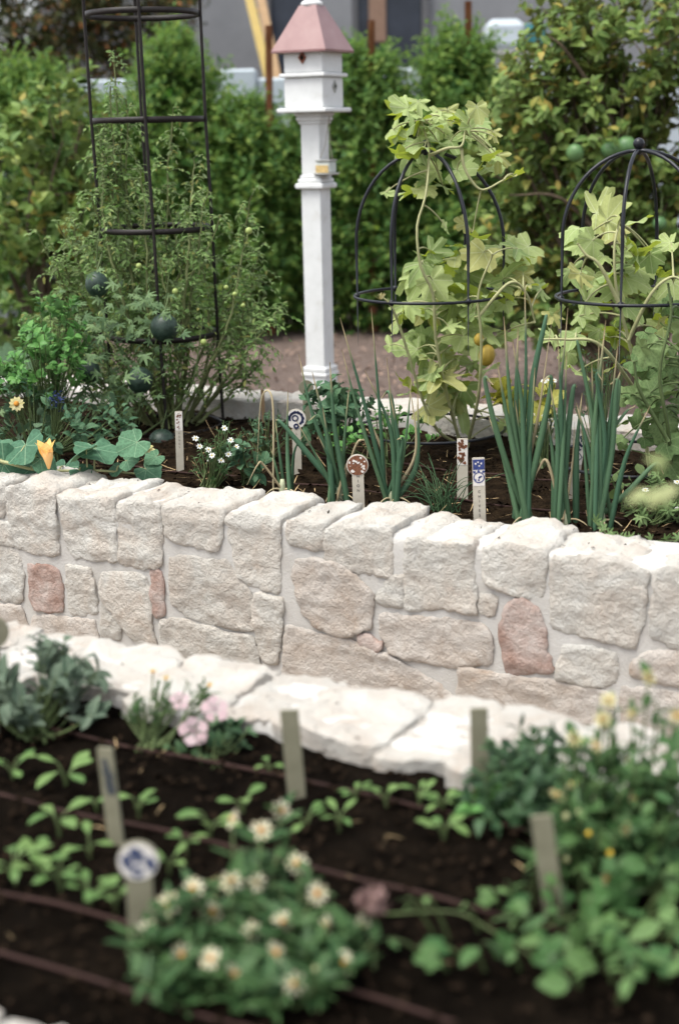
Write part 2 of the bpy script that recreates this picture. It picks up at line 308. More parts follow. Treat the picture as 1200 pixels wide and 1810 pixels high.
# ------------------------------------------------------------------ leaf templates
class Tpl:
    def __init__(s, v, f, a): s.v = np.asarray(v, float); s.f = f; s.a = np.asarray(a, float); s.cache = {}
    def mesh(s, name, m):
        k = (name, m.name)
        if k not in s.cache: s.cache[k] = MB().add(s.v, s.f, s.a).mesh(name, m)
        return s.cache[k]
def ovate(w=.5, n=5, fold=.12, droop=.25, peak=.42, twist=0.0, wave=0.0):
    v, a = [], []
    for i in range(n+1):
        t = i/n; ww = w*.5*(math.sin(math.pi*t**(math.log(.5)/math.log(peak))))**.8 if 0 < t < 1 else .012
        y = t*(1-.15*droop*t); z = .12*t-droop*t*t*.6
        tw = twist*t
        for sx in (-1, 0, 1):
            x = sx*ww*math.cos(tw); zz = z + abs(sx)*fold*ww*2 + sx*ww*math.sin(tw) + (wave*math.sin(t*14+sx)*abs(sx))
            v.append((x, y, zz)); a.append((sx*ww, t, 0))
    f = np.array([(3*i+j, 3*i+j+1, 3*i+4+j, 3*i+3+j) for i in range(n) for j in (0, 1)])
    return Tpl(v, f, a)
def lobed(lobes, width, deep, back=.45, scal=.04, cup=.15, droop=.2, seg=56, seed=0, wav=.05, pw=2.0):
    """palmate blade, petiole at the origin, main lobe along +Y; lobes: degrees of the lobe axes"""
    r0 = random.Random(seed); v = [(0, 0, 0)]; rings = (.28, .55, .8, 1.0); th = np.linspace(-168, 168, seg)
    ph = r0.random()*6; k1 = r0.uniform(2, 3.5)
    for q in rings:
        for t in th:
            e = max(math.exp(-abs((t-l)/width)**pw)*(1-.38*(abs(l)/120)) for l in lobes)
            R = (1-deep)*(1-.45*abs(t)/168) + deep*e*1.05
            R *= 1 + scal*math.sin(R_(t)*17+ph)
            if abs(t) > 140: R *= 1-(abs(t)-140)/28*(1-back)
            rr = R*q if q < 1 else R
            if q < 1: rr = min(R*q, R)
            x = rr*math.sin(R_(t)); y = rr*math.cos(R_(t))
            z = cup*rr*rr - droop*max(0, y)**2*.8 - droop*.5*x*x + wav*math.sin(k1*R_(t)*2+ph)*rr*rr*1.5 + .03*math.sin(R_(t)*7)*rr
            v.append((x, y+.0, z))
    n = len(th); f = [(0, 1+i+1, 1+i) for i in range(n-1)]
    for k in range(len(rings)-1):
        b0 = 1+k*n; b1 = 1+(k+1)*n
        f += [(b0+i, b0+i+1, b1+i+1, b1+i) for i in range(n-1)]
    v = np.array(v); a = v.copy(); a[:, 2] = 0
    return Tpl(v, f, a)
OV = [ovate(.50, 5, .15, d, .42, tw) for d, tw in ((.1, 0), (.3, .3), (.55, -.3), (.8, .15))]
OVW = [ovate(.66, 6, .18, d, .42, tw, .012) for d, tw in ((.2, 0), (.5, .3), (.8, -.3))]
LANCE = [ovate(.27, 5, .10, d, .38, tw) for d, tw in ((.1, 0), (.35, .4), (.7, -.4))]
OBO = [ovate(.46, 5, .10, d, .62, tw) for d, tw in ((.05, 0), (.3, .2), (.55, -.2))]
HEDGE_T = [Tpl([(0, 0, 0), (-.25, .5, h_), (0, 1, -.05), (.25, .5, h_)], [(0, 3, 2), (0, 2, 1)], [(0, 0, 0), (-.25, .5, 0), (0, 1, 0), (.25, .5, 0)]) for h_ in (.08, .16)]
TOML = [ovate(.40, 3, .30, d, .4, tw) for d, tw in ((.3, .5), (.6, -.6), (.1, .2))]
MEL = [lobed((0, 48, -48, 100, -100), 20.5, .60, cup=c, droop=d, seed=i, scal=.06, wav=.10, pw=3.6, seg=72) for i, (c, d) in enumerate(((.15, .2), (.3, .45), (-.1, .5), (.35, .1)))]
MEL2 = [lobed((0, 55, -55, 112, -112), 26, .40, cup=c, droop=d, seed=9+i, scal=.05, wav=.10, pw=3.2) for i, (c, d) in enumerate(((.15, .25), (.3, .5), (-.1, .5)))]
CUK = [lobed((0, 62, -62, 120, -120), 26, .36, cup=c, droop=d, seed=20+i, scal=.03, wav=.05) for i, (c, d) in enumerate(((.1, .3), (.25, .5), (-.05, .6)))]
SQ = [lobed((0, 66, -66, 128, -128), 38, .22, cup=c, droop=d, seed=30+i, scal=.02, wav=.04, back=.5) for i, (c, d) in enumerate(((.2, .2), (.3, .4), (.05, .45)))]
WML = [lobed((0, 45, -45, 95, -95), 15, .72, cup=c, droop=d, seed=40+i, scal=.10, wav=.1) for i, (c, d) in enumerate(((.15, .3), (.3, .6), (-.1, .5)))]
PETAL = [ovate(.55, 3, .08, .25, .6), ovate(.5, 3, .08, .5, .62)]
RAY = [ovate(.40, 3, .06, .12, .62), ovate(.36, 3, .06, .3, .6), ovate(.42, 3, .04, .02, .65)]

def frames(D, Nn):
    D = unit(D); X = unit(np.cross(D, Nn)); Z = np.cross(X, D); return X, D, Z
def scatter(mb, tpls, P, D, Nn, S, mi=0):
    """many copies of leaf templates in one mesh"""
    P = np.asarray(P); X, Y, Z = frames(np.asarray(D), np.asarray(Nn)); S = np.broadcast_to(np.asarray(S, float), (len(P),))
    pick = rng.integers(0, len(tpls), len(P))
    for k, t in enumerate(tpls):
        ix = np.where(pick == k)[0]
        if len(ix) == 0: continue
        V = t.v[None]*S[ix, None, None]
        W = P[ix, None] + V[..., :1]*X[ix, None] + V[..., 1:2]*Y[ix, None] + V[..., 2:]*Z[ix, None]
        nv = len(t.v); off = np.arange(len(ix))*nv
        A = np.broadcast_to(t.a[None], W.shape)
        for kk in (3, 4):
            ff = np.array([f for f in t.f if len(f) == kk])
            if len(ff) == 0: continue
        fs = {}
        for f in t.f: fs.setdefault(len(f), []).append(f)
        first = True
        for kk, fl in fs.items():
            fa = (np.array(fl)[None]+off[:, None, None]).reshape(-1, kk)
            if first: mb.add(W.reshape(-1, 3), fa, A.reshape(-1, 3), mi); first = False; base = mb.n-len(ix)*nv
            else: mb.l.append((fa+base).ravel()); mb.c.append(np.full(len(fa), kk)); mb.mi.append(np.full(len(fa), mi))
def leaves(parent, tpls, m, P, D, Nn, S, name='leaf', limit=300, rest_name='foliage'):
    """up to `limit` leaves as parts of their own, the others joined into one part"""
    P = np.asarray(P, float); D = np.asarray(D, float); Nn = np.asarray(Nn, float); S = np.broadcast_to(np.asarray(S, float), (len(P),))
    if len(P) == 0: return
    key = np.linalg.norm(P-ORG, axis=1)/(S+1e-6) if len(P) > limit else np.arange(len(P))
    order = np.argsort(key); one, rest = order[:limit], order[limit:]
    X, Y, Z = frames(D, Nn); org = np.array(parent.location)
    for i in one:
        t = tpls[int(rng.integers(0, len(tpls)))]
        o = bpy.data.objects.new(name, t.mesh(name, m)); s = S[i]; p = P[i]-org
        sx = s*(1 if rng.random() < .5 else -1)
        o.parent = parent
        o.matrix_local = Matrix(((X[i][0]*s, Y[i][0]*s, Z[i][0]*s, p[0]), (X[i][1]*s, Y[i][1]*s, Z[i][1]*s, p[1]), (X[i][2]*s, Y[i][2]*s, Z[i][2]*s, p[2]), (0, 0, 0, 1)))
        col.objects.link(o)
    if len(rest):
        mb = MB(); scatter(mb, tpls, P[rest], D[rest], Nn[rest], S[rest]); mb.obj(rest_name, m, parent, 'stuff')
def rv(n=1): return unit(rng.normal(size=(n, 3)))
def curve(a, b, c=None, n=10):
    a, b = np.asarray(a, float), np.asarray(b, float); t = np.linspace(0, 1, n)[:, None]
    if c is None: return a+(b-a)*t
    c = np.asarray(c, float); return a*(1-t)**2 + c*2*t*(1-t) + b*t*t
def poly_curve(pts, n=16):
    """smooth curve through the points"""
    P = np.asarray(pts, float); Q = np.vstack([2*P[0]-P[1], P, 2*P[-1]-P[-2]]); out = []
    m = len(P)-1; k = max(2, n//m)
    for i in range(m):
        p0, p1, p2, p3 = Q[i:i+4]
        for t in np.linspace(0, 1, k, endpoint=False): out.append(.5*((2*p1)+(-p0+p2)*t+(2*p0-5*p1+4*p2-p3)*t*t+(-p0+3*p1-3*p2+p3)*t**3))
    out.append(P[-1]); return np.array(out)

# ================================================================== SETTING: ground
def sheet(name, m, x0, x1, y0, y1, z, nx, ny, amp=0.0, sc=1.0, cut=None):
    xs = np.linspace(x0, x1, nx); ys = np.linspace(y0, y1, ny); v = []
    for y in ys:
        for x in xs: v.append((x, y, z + (amp*fbm((x, y, 0), sc) if amp else 0)))
    f = np.array([(j*nx+i, j*nx+i+1, (j+1)*nx+i+1, (j+1)*nx+i) for j in range(ny-1) for i in range(nx-1)])
    return struct(MB().add(v, f).obj(name, m))
sheet('ground', MULCH, -70, 70, -40, 110, -0.06, 2, 2)
sheet('mulch_yard', MULCH, -6, 6, 5.4, 15, 0.0, 120, 100, .025, 3.0)
sheet('lawn', GRASS_G, -7, -2.05, 8.2, 11.4, 0.05, 30, 30, .02, 4)
v = [UN(-3.5, 2.2, -.03), UN(3.0, 2.2, -.03), UN(3.0, 3.4, -.03), UN(-3.5, 3.4, -.03)]
struct(MB().add(v, [(0, 1, 2, 3)]).obj('path', PATH))
# bark chips strewn over the mulch, too many to count
P = np.stack([rng.uniform(-3.2, 3.2, 7000), rng.uniform(5.6, 12, 7000), np.zeros(7000)], -1)
P[:, 2] = [0.012+.025*fbm((p[0], p[1], 0), 3.0) for p in P]
mb = MB(); d = rng.normal(size=(7000, 3)); d[:, 2] *= .35
scatter(mb, [ovate(.5, 1, 0, 0), ovate(.7, 2, .2, .2)], P, d, np.array([0, 0, 1.0])+rng.normal(size=(7000, 3))*.35, rng.uniform(.02, .055, 7000))
o = mb.obj('bark_mulch', CHIP, None, 'stuff'); o['label'] = 'pinkish brown bark mulch covering the yard behind the beds'

def soil_sheet(name, m, u0, u1, n0, n1, z, nu, nn, amp):
    v = []
    for n in np.linspace(n0, n1, nn):
        for u in np.linspace(u0, u1, nu):
            p = UN(u, n, z); p[2] += amp*fbm(p, 7)+amp*.7*fbm(p, 28, 3); v.append(p)
    f = np.array([(j*nu+i, j*nu+i+1, (j+1)*nu+i+1, (j+1)*nu+i) for j in range(nn-1) for i in range(nu-1)])
    return struct(MB().add(v, f).obj(name, m))
ZN, ZF = 0.522, 0.485
soil_sheet('near_soil', SOIL, -3.2, .2, 1.1, 2.12, ZN, 220, 80, .010)
soil_sheet('far_soil', SOIL2, -4.6, .4, 3.50, 4.95, ZF, 260, 80, .012)
def bits(name, m, label, n, u0, u1, n0, n1, z, l0, l1, thin):
    u = rng.uniform(u0, u1, n); nn = rng.uniform(n0, n1, n); P = np.array([UN(a, b, z) for a, b in zip(u, nn)]); P[:, 2] += .006+rng.random(n)*.006
    d = rng.normal(size=(n, 3)); d[:, 2] *= .25; mb = MB()
    scatter(mb, [ovate(thin, 2, .3, .3), ovate(thin*.7, 2, .2, -.3)], P, d, np.array([0, 0, 1.0])+rng.normal(size=(n, 3))*.3, rng.uniform(l0, l1, n))
    o = mb.obj(name, m, None, 'stuff'); o['label'] = label
bits('straw_litter', STRAW, 'dry straw and root bits lying on the far bed soil', 650, -3.8, -.5, 3.58, 4.7, ZF, .02, .07, .05)
bits('straw_flecks', STRAW, 'few straw flecks on the dark near bed soil', 60, -2.3, -.4, 1.25, 2.0, ZN, .012, .04, .09)
bits('soil_crumbs', CLOD, 'crumbs of dark compost on the near bed', 2600, -2.5, -.3, 1.2, 2.05, ZN, .006, .022, .8)
bits('soil_lumps', CLOD, 'crumbs of brown soil on the far bed', 2600, -3.8, -.5, 3.57, 4.8, ZF, .008, .03, .8)

bits('cap_litter', CLOD, 'crumbs of soil and leaf bits lying on the far stone cap', 45, -3.0, -.8, 3.36, 3.55, .552, .006, .018, .5)
bits('cap_crumbs', CLOD, 'crumbs of soil lying on the near stone cap', 50, -2.2, -.6, 2.05, 2.2, .556, .005, .014, .6)
# ================================================================== stone walls
def resample(poly, step, jit):
    P = np.asarray(poly, float); out = []
    n = len(P)
    for i in range(n):
        a, b = P[i], P[(i+1) % n]; k = max(1, int(np.linalg.norm(b-a)/step))
        for j in range(k): out.append(a+(b-a)*j/k)
    Q = np.array(out)
    Q = .12*np.roll(Q, 1, 0)+.76*Q+.12*np.roll(Q, -1, 0)
    s = random.random()*50
    for i, q in enumerate(Q):
        Q[i] = q + jit*np.array([fbm((q[0]*1+s, q[1], s), 45), fbm((q[0], q[1]+s, 3+s), 45)])
    return Q
def stone_from(poly, face_n, depth, parent, m, amp=.005, z_axis=None, X=None, Y=None, org=None, dsteps=None, name='stone', step=.010, bevel=.004, jit=.007, side_amp=.004, grow=.0, ledge=.0):
    """block whose rough face has the given outline in the plane (X, Y) and which reaches `depth` along Z"""
    X = BD if X is None else X; Y = np.array([0, 0, 1.0]) if Y is None else Y; Z = BN if z_axis is None else z_axis
    org = np.zeros(3) if org is None else org
    Q = resample(poly, step, jit); n = len(Q); c = Q.mean(0); s = random.random()*90
    tilt = np.array([random.uniform(-.05, .05), random.uniform(-.06, .04)])
    tilt *= min(1.0, .07/(np.ptp(Q, axis=0).max()+1e-6))*1.3
    n0_ = np.roll(Q, 1, 0)-np.roll(Q, -1, 0); n0_ = np.stack([n0_[:, 1], -n0_[:, 0]], -1); n0_ /= np.linalg.norm(n0_, axis=1, keepdims=True)+1e-9
    if ((n0_*(Q-c)).sum()) < 0: n0_ = -n0_
    Q = Q+n0_*grow
    def edge_dist(p):
        a = Q; b = np.roll(Q, -1, 0); ab = b-a; t = np.clip(((p-a)*ab).sum(1)/((ab**2).sum(1)+1e-9), 0, 1)
        return float(np.sqrt((((a+ab*t[:, None])-p)**2).sum(1).min()))
    def inside(p):
        a = Q; b = np.roll(Q, -1, 0); cnd = (a[:, 1] > p[1]) != (b[:, 1] > p[1])
        xi = a[:, 0]+(p[1]-a[:, 1])*(b[:, 0]-a[:, 0])/(b[:, 1]-a[:, 1]+1e-12); return (np.sum(cnd & (p[0] < xi)) % 2) == 1
    pts = [Vector(q) for q in Q]
    nrm = np.roll(Q, 1, 0)-np.roll(Q, -1, 0); nrm = np.stack([nrm[:, 1], -nrm[:, 0]], -1); nrm /= np.linalg.norm(nrm, axis=1, keepdims=True)+1e-9
    for off in (.004, .009):
        for q, w_ in zip(Q, nrm):
            for sg in (1, -1):
                p = q+w_*off*sg
                if inside(p) and edge_dist(p) > off*.8: pts.append(Vector(p)); break
    h = step*1.05; x0, y0 = Q.min(0); x1, y1 = Q.max(0); r = 0; y = y0
    while y < y1:
        x = x0+(h*.5 if r % 2 else 0)
        while x < x1:
            p = np.array([x+random.uniform(-.2, .2)*h, y+random.uniform(-.2, .2)*h])
            if inside(p) and edge_dist(p) > .014: pts.append(Vector(p))
            x += h
        y += h*.87; r += 1
    res = delaunay_2d_cdt(pts, [], [list(range(n))], 1, 1e-6)
    V2 = [np.array(p) for p in res[0]]; tri = res[2]; first = {}
    for k, orig in enumerate(res[3]):
        for o_ in orig: first[o_] = k
    rim = [first.get(k, 0) for k in range(n)]
    v = []
    for p in V2:
        d = edge_dist(p); e = max(0.0, 1-d/.009)
        led = fbm((p[0]*.6+s, p[1]*1.8, s+20), 9, 2)
        dd = face_n + amp*1.2*fbm((p[0]+s, p[1], s), 8, 4) + amp*.75*fbm((p[0]+s, p[1]*1.5, s+7), 34, 3) - amp*.9*max(0, led-.12)*2.2 + float(tilt@(p-c)) + bevel*e*e
        if ledge: q_ = fbm((p[0]+s, p[1]*1.3, s+40), 5.5, 4)*3.2; q_f = math.floor(q_); dd -= ledge*(q_f+min(1.0, (q_-q_f)*5))
        v.append(org + p[0]*X + p[1]*Y + Z*dd)
    f = [tuple(t) for t in tri]
    area2 = sum((V2[t[1]][0]-V2[t[0]][0])*(V2[t[2]][1]-V2[t[0]][1])-(V2[t[2]][0]-V2[t[0]][0])*(V2[t[1]][1]-V2[t[0]][1]) for t in tri)
    k = dsteps or 2; outn = Q-c; outn /= np.linalg.norm(outn, axis=1, keepdims=True)+1e-6
    zf = [float((v[rim[i]]-org)@Z) for i in range(n)]
    prev = list(range(len(v), len(v)+n)); v += [v[r_] for r_ in rim]      # own rim for the sides: the arris stays crisp
    for j in range(1, k+1):
        t = j/k; cur = []
        for i, p in enumerate(Q):
            zz = zf[i]+(face_n+depth-zf[i])*t; pt3 = org+p[0]*X+p[1]*Y+Z*zz
            off = outn[i]*(side_amp*2.2*fbm(pt3+s, 12, 4)) if (j < k or k > 2) else outn[i]*0
            ee = .03*fbm((p[0]*3+s, p[1]*3, s), 6) if (j == k and k > 2) else 0
            pp = p+off-(outn[i]*.012 if (j == k and k > 2) else 0)
            cur.append(len(v)); v.append(org+pp[0]*X+pp[1]*Y+Z*(zz+ee))
        f += [(prev[i], cur[i], cur[(i+1) % n], prev[(i+1) % n]) for i in range(n)]
        prev = cur
    f.append(tuple(prev))
    return MB().add(v, f).obj(name, m, parent)
NF = 3.30
def wp(px, py): p = onwall(px, py, NF); return (U_of(p), p[2])
far_bed = empty('stone_bed', UN(-1, NF+.13, 0), 'pale limestone raised bed wall with onions and trellises planted behind it', 'stone wall')
TOPS = [
 [(-60,846),(11,857),(15,885),(8,914),(-60,906)],
 [(15,862),(35,857),(65,860),(95,868),(100,875),(106,980),(95,980),(65,977),(30,965),(22,930),(16,890)],
 [(104,878),(150,880),(200,880),(204,900),(206,960),(209,990),(180,990),(135,985),(122,970),(112,915)],
 [(207,893),(240,886),(285,893),(288,920),(287,998),(265,1003),(245,1003),(213,995),(210,940)],
 [(292,893),(340,896),(395,903),(397,930),(388,970),(385,975),(340,962),(305,955),(296,940),(293,915)],
 [(400,915),(415,906),(440,907),(495,915),(496,960),(495,1000),(497,1045),(490,1048),(450,1038),(420,1018),(415,980),(405,950)],
 [(508,920),(540,925),(574,927),(572,970),(550,970),(515,961),(510,950)],
 [(578,935),(600,928),(630,932),(690,936),(695,965),(694,1010),(690,1018),(640,1012),(590,1003),(577,997),(576,960)],
 [(722,948),(745,952),(790,960),(835,962),(836,1000),(840,1050),(842,1085),(800,1075),(770,1075),(735,1076),(717,1072),(718,1010)],
 [(858,965),(900,962),(965,975),(967,1000),(960,1055),(950,1060),(905,1048),(870,1035),(857,1025),(856,1000)],
 [(981,980),(1040,985),(1100,990),(1145,1012),(1140,1050),(1135,1100),(1120,1143),(1060,1130),(1010,1118),(975,1113),(975,1060),(975,1010)],
 [(1160,1008),(1185,1002),(1250,1014),(1250,1150),(1190,1145),(1152,1125),(1155,1060)]]
LOWER = [
 ([(-60,960),(25,970),(38,985),(42,1010),(42,1060),(30,1063),(0,1058),(-60,1048)],0),
 ([(-60,914),(20,925),(27,965),(0,963),(-60,952)],0),
 ([(53,998),(90,1000),(105,1008),(112,1040),(112,1078),(90,1080),(65,1075),(58,1060),(54,1030)],1),
 ([(120,1000),(160,1005),(170,1035),(173,1082),(150,1085),(128,1085),(122,1060)],0),
 ([(182,1012),(235,1012),(262,1022),(268,1060),(270,1100),(278,1150),(262,1148),(230,1120),(205,1085),(180,1045)],0),
 ([(183,1055),(198,1080),(214,1100),(216,1128),(182,1122)],0),
 ([(270,1008),(285,1010),(290,1040),(292,1085),(278,1092),(272,1060)],1),
 ([(302,985),(340,985),(400,993),(420,1020),(445,1050),(448,1100),(450,1115),(420,1112),(370,1100),(330,1085),(305,1065),(302,1030)],0),
 ([(455,1050),(500,1055),(502,1070),(495,1140),(490,1172),(475,1170),(462,1155),(453,1090),(448,1065)],0),
 ([(525,990),(570,990),(610,1000),(640,1030),(660,1050),(656,1110),(650,1108),(615,1122),(600,1122),(560,1105),(540,1085),(530,1055),(519,1025)],2),
 ([(670,1050),(690,1020),(712,1015),(712,1070),(700,1072),(668,1065)],0),
 ([(675,1085),(740,1092),(800,1095),(855,1105),(870,1125),(870,1170),(810,1178),(770,1172),(720,1160),(690,1150),(676,1120)],2),
 ([(900,1065),(925,1060),(950,1075),(963,1110),(965,1150),(980,1182),(960,1188),(900,1190),(893,1160),(884,1110)],1),
 ([(998,1140),(1040,1145),(1085,1155),(1090,1175),(1085,1205),(1065,1213),(1030,1210),(985,1197),(990,1170)],0),
 ([(1115,1175),(1140,1155),(1180,1150),(1250,1160),(1250,1215),(1160,1205),(1115,1190)],2),
 ([(848,1050),(878,1055),(875,1085),(850,1085)],0),
 ([(288,1095),(320,1095),(380,1112),(450,1128),(458,1160),(462,1200),(400,1195),(300,1170),(288,1140)],0),
 ([(508,1105),(560,1120),(620,1130),(690,1160),(760,1200),(800,1230),(795,1268),(700,1258),(560,1225),(503,1200)],2),
 ([(637,1122),(655,1122),(667,1136),(678,1134),(674,1148),(655,1148),(640,1140)],1),
 ([(815,1180),(900,1195),(985,1205),(1080,1225),(1080,1300),(950,1292),(830,1275),(810,1220)],2),
 ([(1100,1215),(1250,1228),(1250,1320),(1100,1312)],2),
 ([(-60,1060),(40,1072),(52,1110),(-60,1105)],2),
 ([(60,1090),(100,1090),(170,1098),(176,1135),(120,1132),(60,1118)],2)]
for i, t in enumerate(TOPS):
    stone_from([wp(*p) for p in t], NF+random.uniform(-.014, -.006), .245+random.uniform(-.02, .03), far_bed, STONE, dsteps=12, side_amp=.010, grow=.005)
for t, k in LOWER:
    area = len(t)
    o = stone_from([wp(*p) for p in t], NF+random.uniform(-.013, -.007), .085, far_bed, (STONE, STONE_RED, STONE_TAN)[k], grow=.006)
    if k == 1: o['label'] = 'rusty red stone'
for sgn, ua, ub in ((-1, -4.5, wp(-62, 900)[0]), (1, wp(1252, 1000)[0], .9)):
    u = ua
    while u < ub-.08:
        w_ = min(random.uniform(.2, .34), ub-u); zz = .33+random.uniform(-.04, .05)
        stone_from([(u+.006, zz), (u+w_-.006, zz+random.uniform(-.02, .02)), (u+w_-.008, .55), (u+w_*.5, .556), (u+.008, .55)], NF-.01, .245, far_bed, STONE, dsteps=8, side_amp=.010, grow=.004, step=.018)
        if random.random() < .6: stone_from([(u, .02), (u+w_-.01, .03), (u+w_-.015, zz-.02), (u+.01, zz-.015)], NF-.007, .08, far_bed, STONE_TAN if random.random() < .3 else STONE, step=.018)
        else:
            stone_from([(u, .17), (u+w_-.01, .16), (u+w_-.015, zz-.02), (u+.01, zz-.015)], NF-.007, .08, far_bed, STONE, step=.018)
            stone_from([(u, .0), (u+w_-.01, .0), (u+w_-.015, .145), (u+.01, .155)], NF-.007, .08, far_bed, STONE_TAN, step=.018)
        u += w_
# mortar core with an uneven face, top and inner face
def mortar(parent, u0, u1, nfront, nback, ztop, z0, amp=.004, m=MORTAR, bev=.015):
    nu = int((u1-u0)/.018)+2; us = np.linspace(u0, u1, nu)
    prof = [(nfront, z) for z in np.linspace(z0, ztop-bev, 26)] + [(nfront+bev*.4, ztop-bev*.3), (nfront+bev, ztop)] + [(n, ztop) for n in np.linspace(nfront+bev*2, nback-bev, 9)] + [(nback-bev*.3, ztop-bev*.3)] + [(nback, z) for z in np.linspace(ztop-bev, z0, 8)]
    v = []
    for u in us:
        for n, z in prof:
            p = UN(u, n, z); a = amp*fbm(p, 8, 3)+amp*.5*fbm(p, 40, 2); v.append(p + BN*a*(-1 if n < nback-.05 else 1) + np.array([0, 0, a*.8]))
    k = len(prof); f = np.array([(i*k+j, i*k+j+1, (i+1)*k+j+1, (i+1)*k+j) for i in range(nu-1) for j in range(k-1)])
    return MB().add(v, f[:, ::-1]).obj('mortar', m, parent)
mortar(far_bed, -4.5, 1.05, NF-.0015, NF+.235, .551, -.05, amp=.0024)
# a back row of flat cap pieces, showing behind the face stones
for (a, b, c, d) in [(-40,835,60,838),(80,832,190,836),(200,842,318,850),(330,858,440,866),(455,870,560,880),(575,886,650,890),(700,896,770,905),(1000,930,1100,940)]:
    p0, p1 = onz(a, b, .55), onz(c, d, .55); u0, u1 = U_of(p0), U_of(p1); n0, n1 = NF+.12, NF+.255
    stone_from([(u0, n0), (u1-.01, n0+.01), (u1+random.uniform(-.02, .02), n1-.03), (u1-.05, n1+random.uniform(-.01, .015)), (u0+.05, n1+random.uniform(-.01, .02)), (u0, n1-.03)], 0, .10, far_bed, STONE,
               z_axis=np.array([0, 0, -1.0]), Y=BN, org=np.array([0, 0, .546+random.uniform(-.006, .006)]), step=.012, amp=.006)
# rear row of the far bed and its left run-on
for u0 in np.arange(-4.5, .5, .33):
    w_ = .32+random.uniform(-.05, .02); n0 = 4.86+random.uniform(-.03, .03)
    stone_from([(u0, n0), (u0+w_*.5, n0-.02), (u0+w_, n0+.02), (u0+w_+.01, n0+.22), (u0+w_*.4, n0+.25), (u0-.01, n0+.22)], 0, .12, far_bed, STONE,
               z_axis=np.array([0, 0, -1.0]), Y=BN, org=np.array([0, 0, .555+random.uniform(-.012, .012)]), step=.03, amp=.010, name='cap_stone')
mortar(far_bed, -4.5, 1.1, 4.88, 5.08, .545, -.05)
# ---- near bed
near_bed = empty('stone_bed', UN(-1, 2.2, 0), 'blurred white stone cap of the raised bed with seedlings and stakes', 'stone wall')
BREAKS = [(x, 1.0) for x in (-70, 20, 130, 290, 440, 560, 720, 850, 1000, 1130)]
bu = [-3.2, -2.95, -2.7, -2.48]+[U_of(onwall(x, 1270, 2.18)) for x, _ in BREAKS]; bu = [x for x in bu[:4] if x < bu[4]-.1]+bu[4:]+[bu[-1]+.2, bu[-1]+.45, bu[-1]+.7]
for i in range(len(bu)-1):
    a, b = bu[i], bu[i+1]; j = random.uniform
    zt = .553+j(-.003, .004)
    ni, no = 2.06+j(-.03, .025), 2.315+j(-.02, .025)
    stone_from([(a, ni+j(-.02, .03)), (a+(b-a)*.3, ni+j(-.02, .01)), (a+(b-a)*.7, ni+j(-.02, .02)), (b-.004, ni+j(-.02, .03)), (b+j(-.01, .012), (ni+no)/2), (b-.004, no+j(-.03, .01)), (a+(b-a)*.6, no+j(-.01, .02)), (a+(b-a)*.25, no+j(-.01, .02)), (a, no+j(-.03, .01)), (a+j(-.012, .01), (ni+no)/2)],
               0, .075, near_bed, STONE, z_axis=np.array([0, 0, -1.0]), Y=BN, org=np.array([0, 0, zt]), step=.014, amp=.007, name='cap_stone', bevel=.004, jit=.011, side_amp=.006, grow=.007, ledge=.004)
mortar(near_bed, -3.3, .3, 2.085, 2.285, .5505, -.05)
for u0 in np.arange(-2.9, .3, .36):
    stone_from([(u0, .93), (u0+.35, .92), (u0+.35, 1.17), (u0+.2, 1.185), (u0, 1.165)], 0, .1, near_bed, STONE, z_axis=np.array([0, 0, -1.0]), Y=BN, org=np.array([0, 0, .552]), step=.02, amp=.008, name='cap_stone')
mortar(near_bed, -3.0, .3, .95, 1.15, .53, -.05)

# ================================================================== background: house, garden wall, tree stakes
def slab(name, m, parent, px0, px1, py0, py1, Y, th, kind=None):
    a, b = aty(px0, (py0+py1)/2, Y), aty(px1, (py0+py1)/2, Y); zt, zb = aty((px0+px1)/2, py0, Y)[2], aty((px0+px1)/2, py1, Y)[2]
    c = ((a[0]+b[0])/2, Y+th/2, (zt+zb)/2)
    return MB().box(c, abs(b[0]-a[0]), th, abs(zt-zb), bev=.012).obj(name, m, parent)
hy = 19.0
hp = aty(700, 100, hy)
house = empty('house', (hp[0], hy, 0), 'blurred grey stucco house with dark tall windows behind the hedge', 'house')
MB().box((hp[0]+.2, hy+2.1, 1.9), 9.5, 4, 4.2).obj('wall', STUCCO, house)
for (x0, x1, split) in ((470, 556, 0), (622, 757, 1)):
    a = aty(x0, 100, hy)[0]; b = aty(x1, 100, hy)[0]; zc = 1.95
    fr = MB()
    for xx in (a+.04, b-.04): fr.box((xx, hy+.06, zc), .08, .14, 3.0)
    fr.box(((a+b)/2, hy+.06, zc+1.46), b-a-.16, .14, .08); fr.box(((a+b)/2, hy+.06, zc-1.46), b-a-.16, .14, .08)
    wf = fr.obj('window_frame', FRAMEM, house)
    MB().box(((a+b)/2, hy+.05, zc), b-a-.18, .06, 2.82).obj('pane', WINDOW, wf)
# tan slab painted as a reflection on the second window, and a pale pillar strip between the windows
slab('pane_reflection', plain('tan_reflection', (.22, .14, .10), .8), house, 652, 682, -20, 75, hy-.03, .04)
slab('pilaster', STUCCO, house, 556, 622, -300, 260, hy-.03, .06)
gy = 13.2
gp = aty(600, 200, gy)
gwall = empty('garden_wall', (gp[0], gy, 0), 'white stucco garden wall running behind the green hedge', 'garden wall')
def gseg(x0, x1, ytop, nm, th=.2, dy=0):
    a, b = aty(x0, 200, gy)[0], aty(x1, 200, gy)[0]; zt = aty((x0+x1)/2, ytop, gy)[2]
    MB().box(((a+b)/2, gy+dy+th/2, (zt-.1)/2), b-a, th, zt+.1, bev=.02).obj(nm, GWALL, gwall)
gseg(-420, 392, 145, 'wall_panel'); gseg(392.5, 455, 122, 'pillar', .3, -.05); gseg(455.5, 690, 135, 'wall_panel'); gseg(690.5, 760, 120, 'pillar', .3, -.05); gseg(760.5, 1500, 112, 'wall_panel')
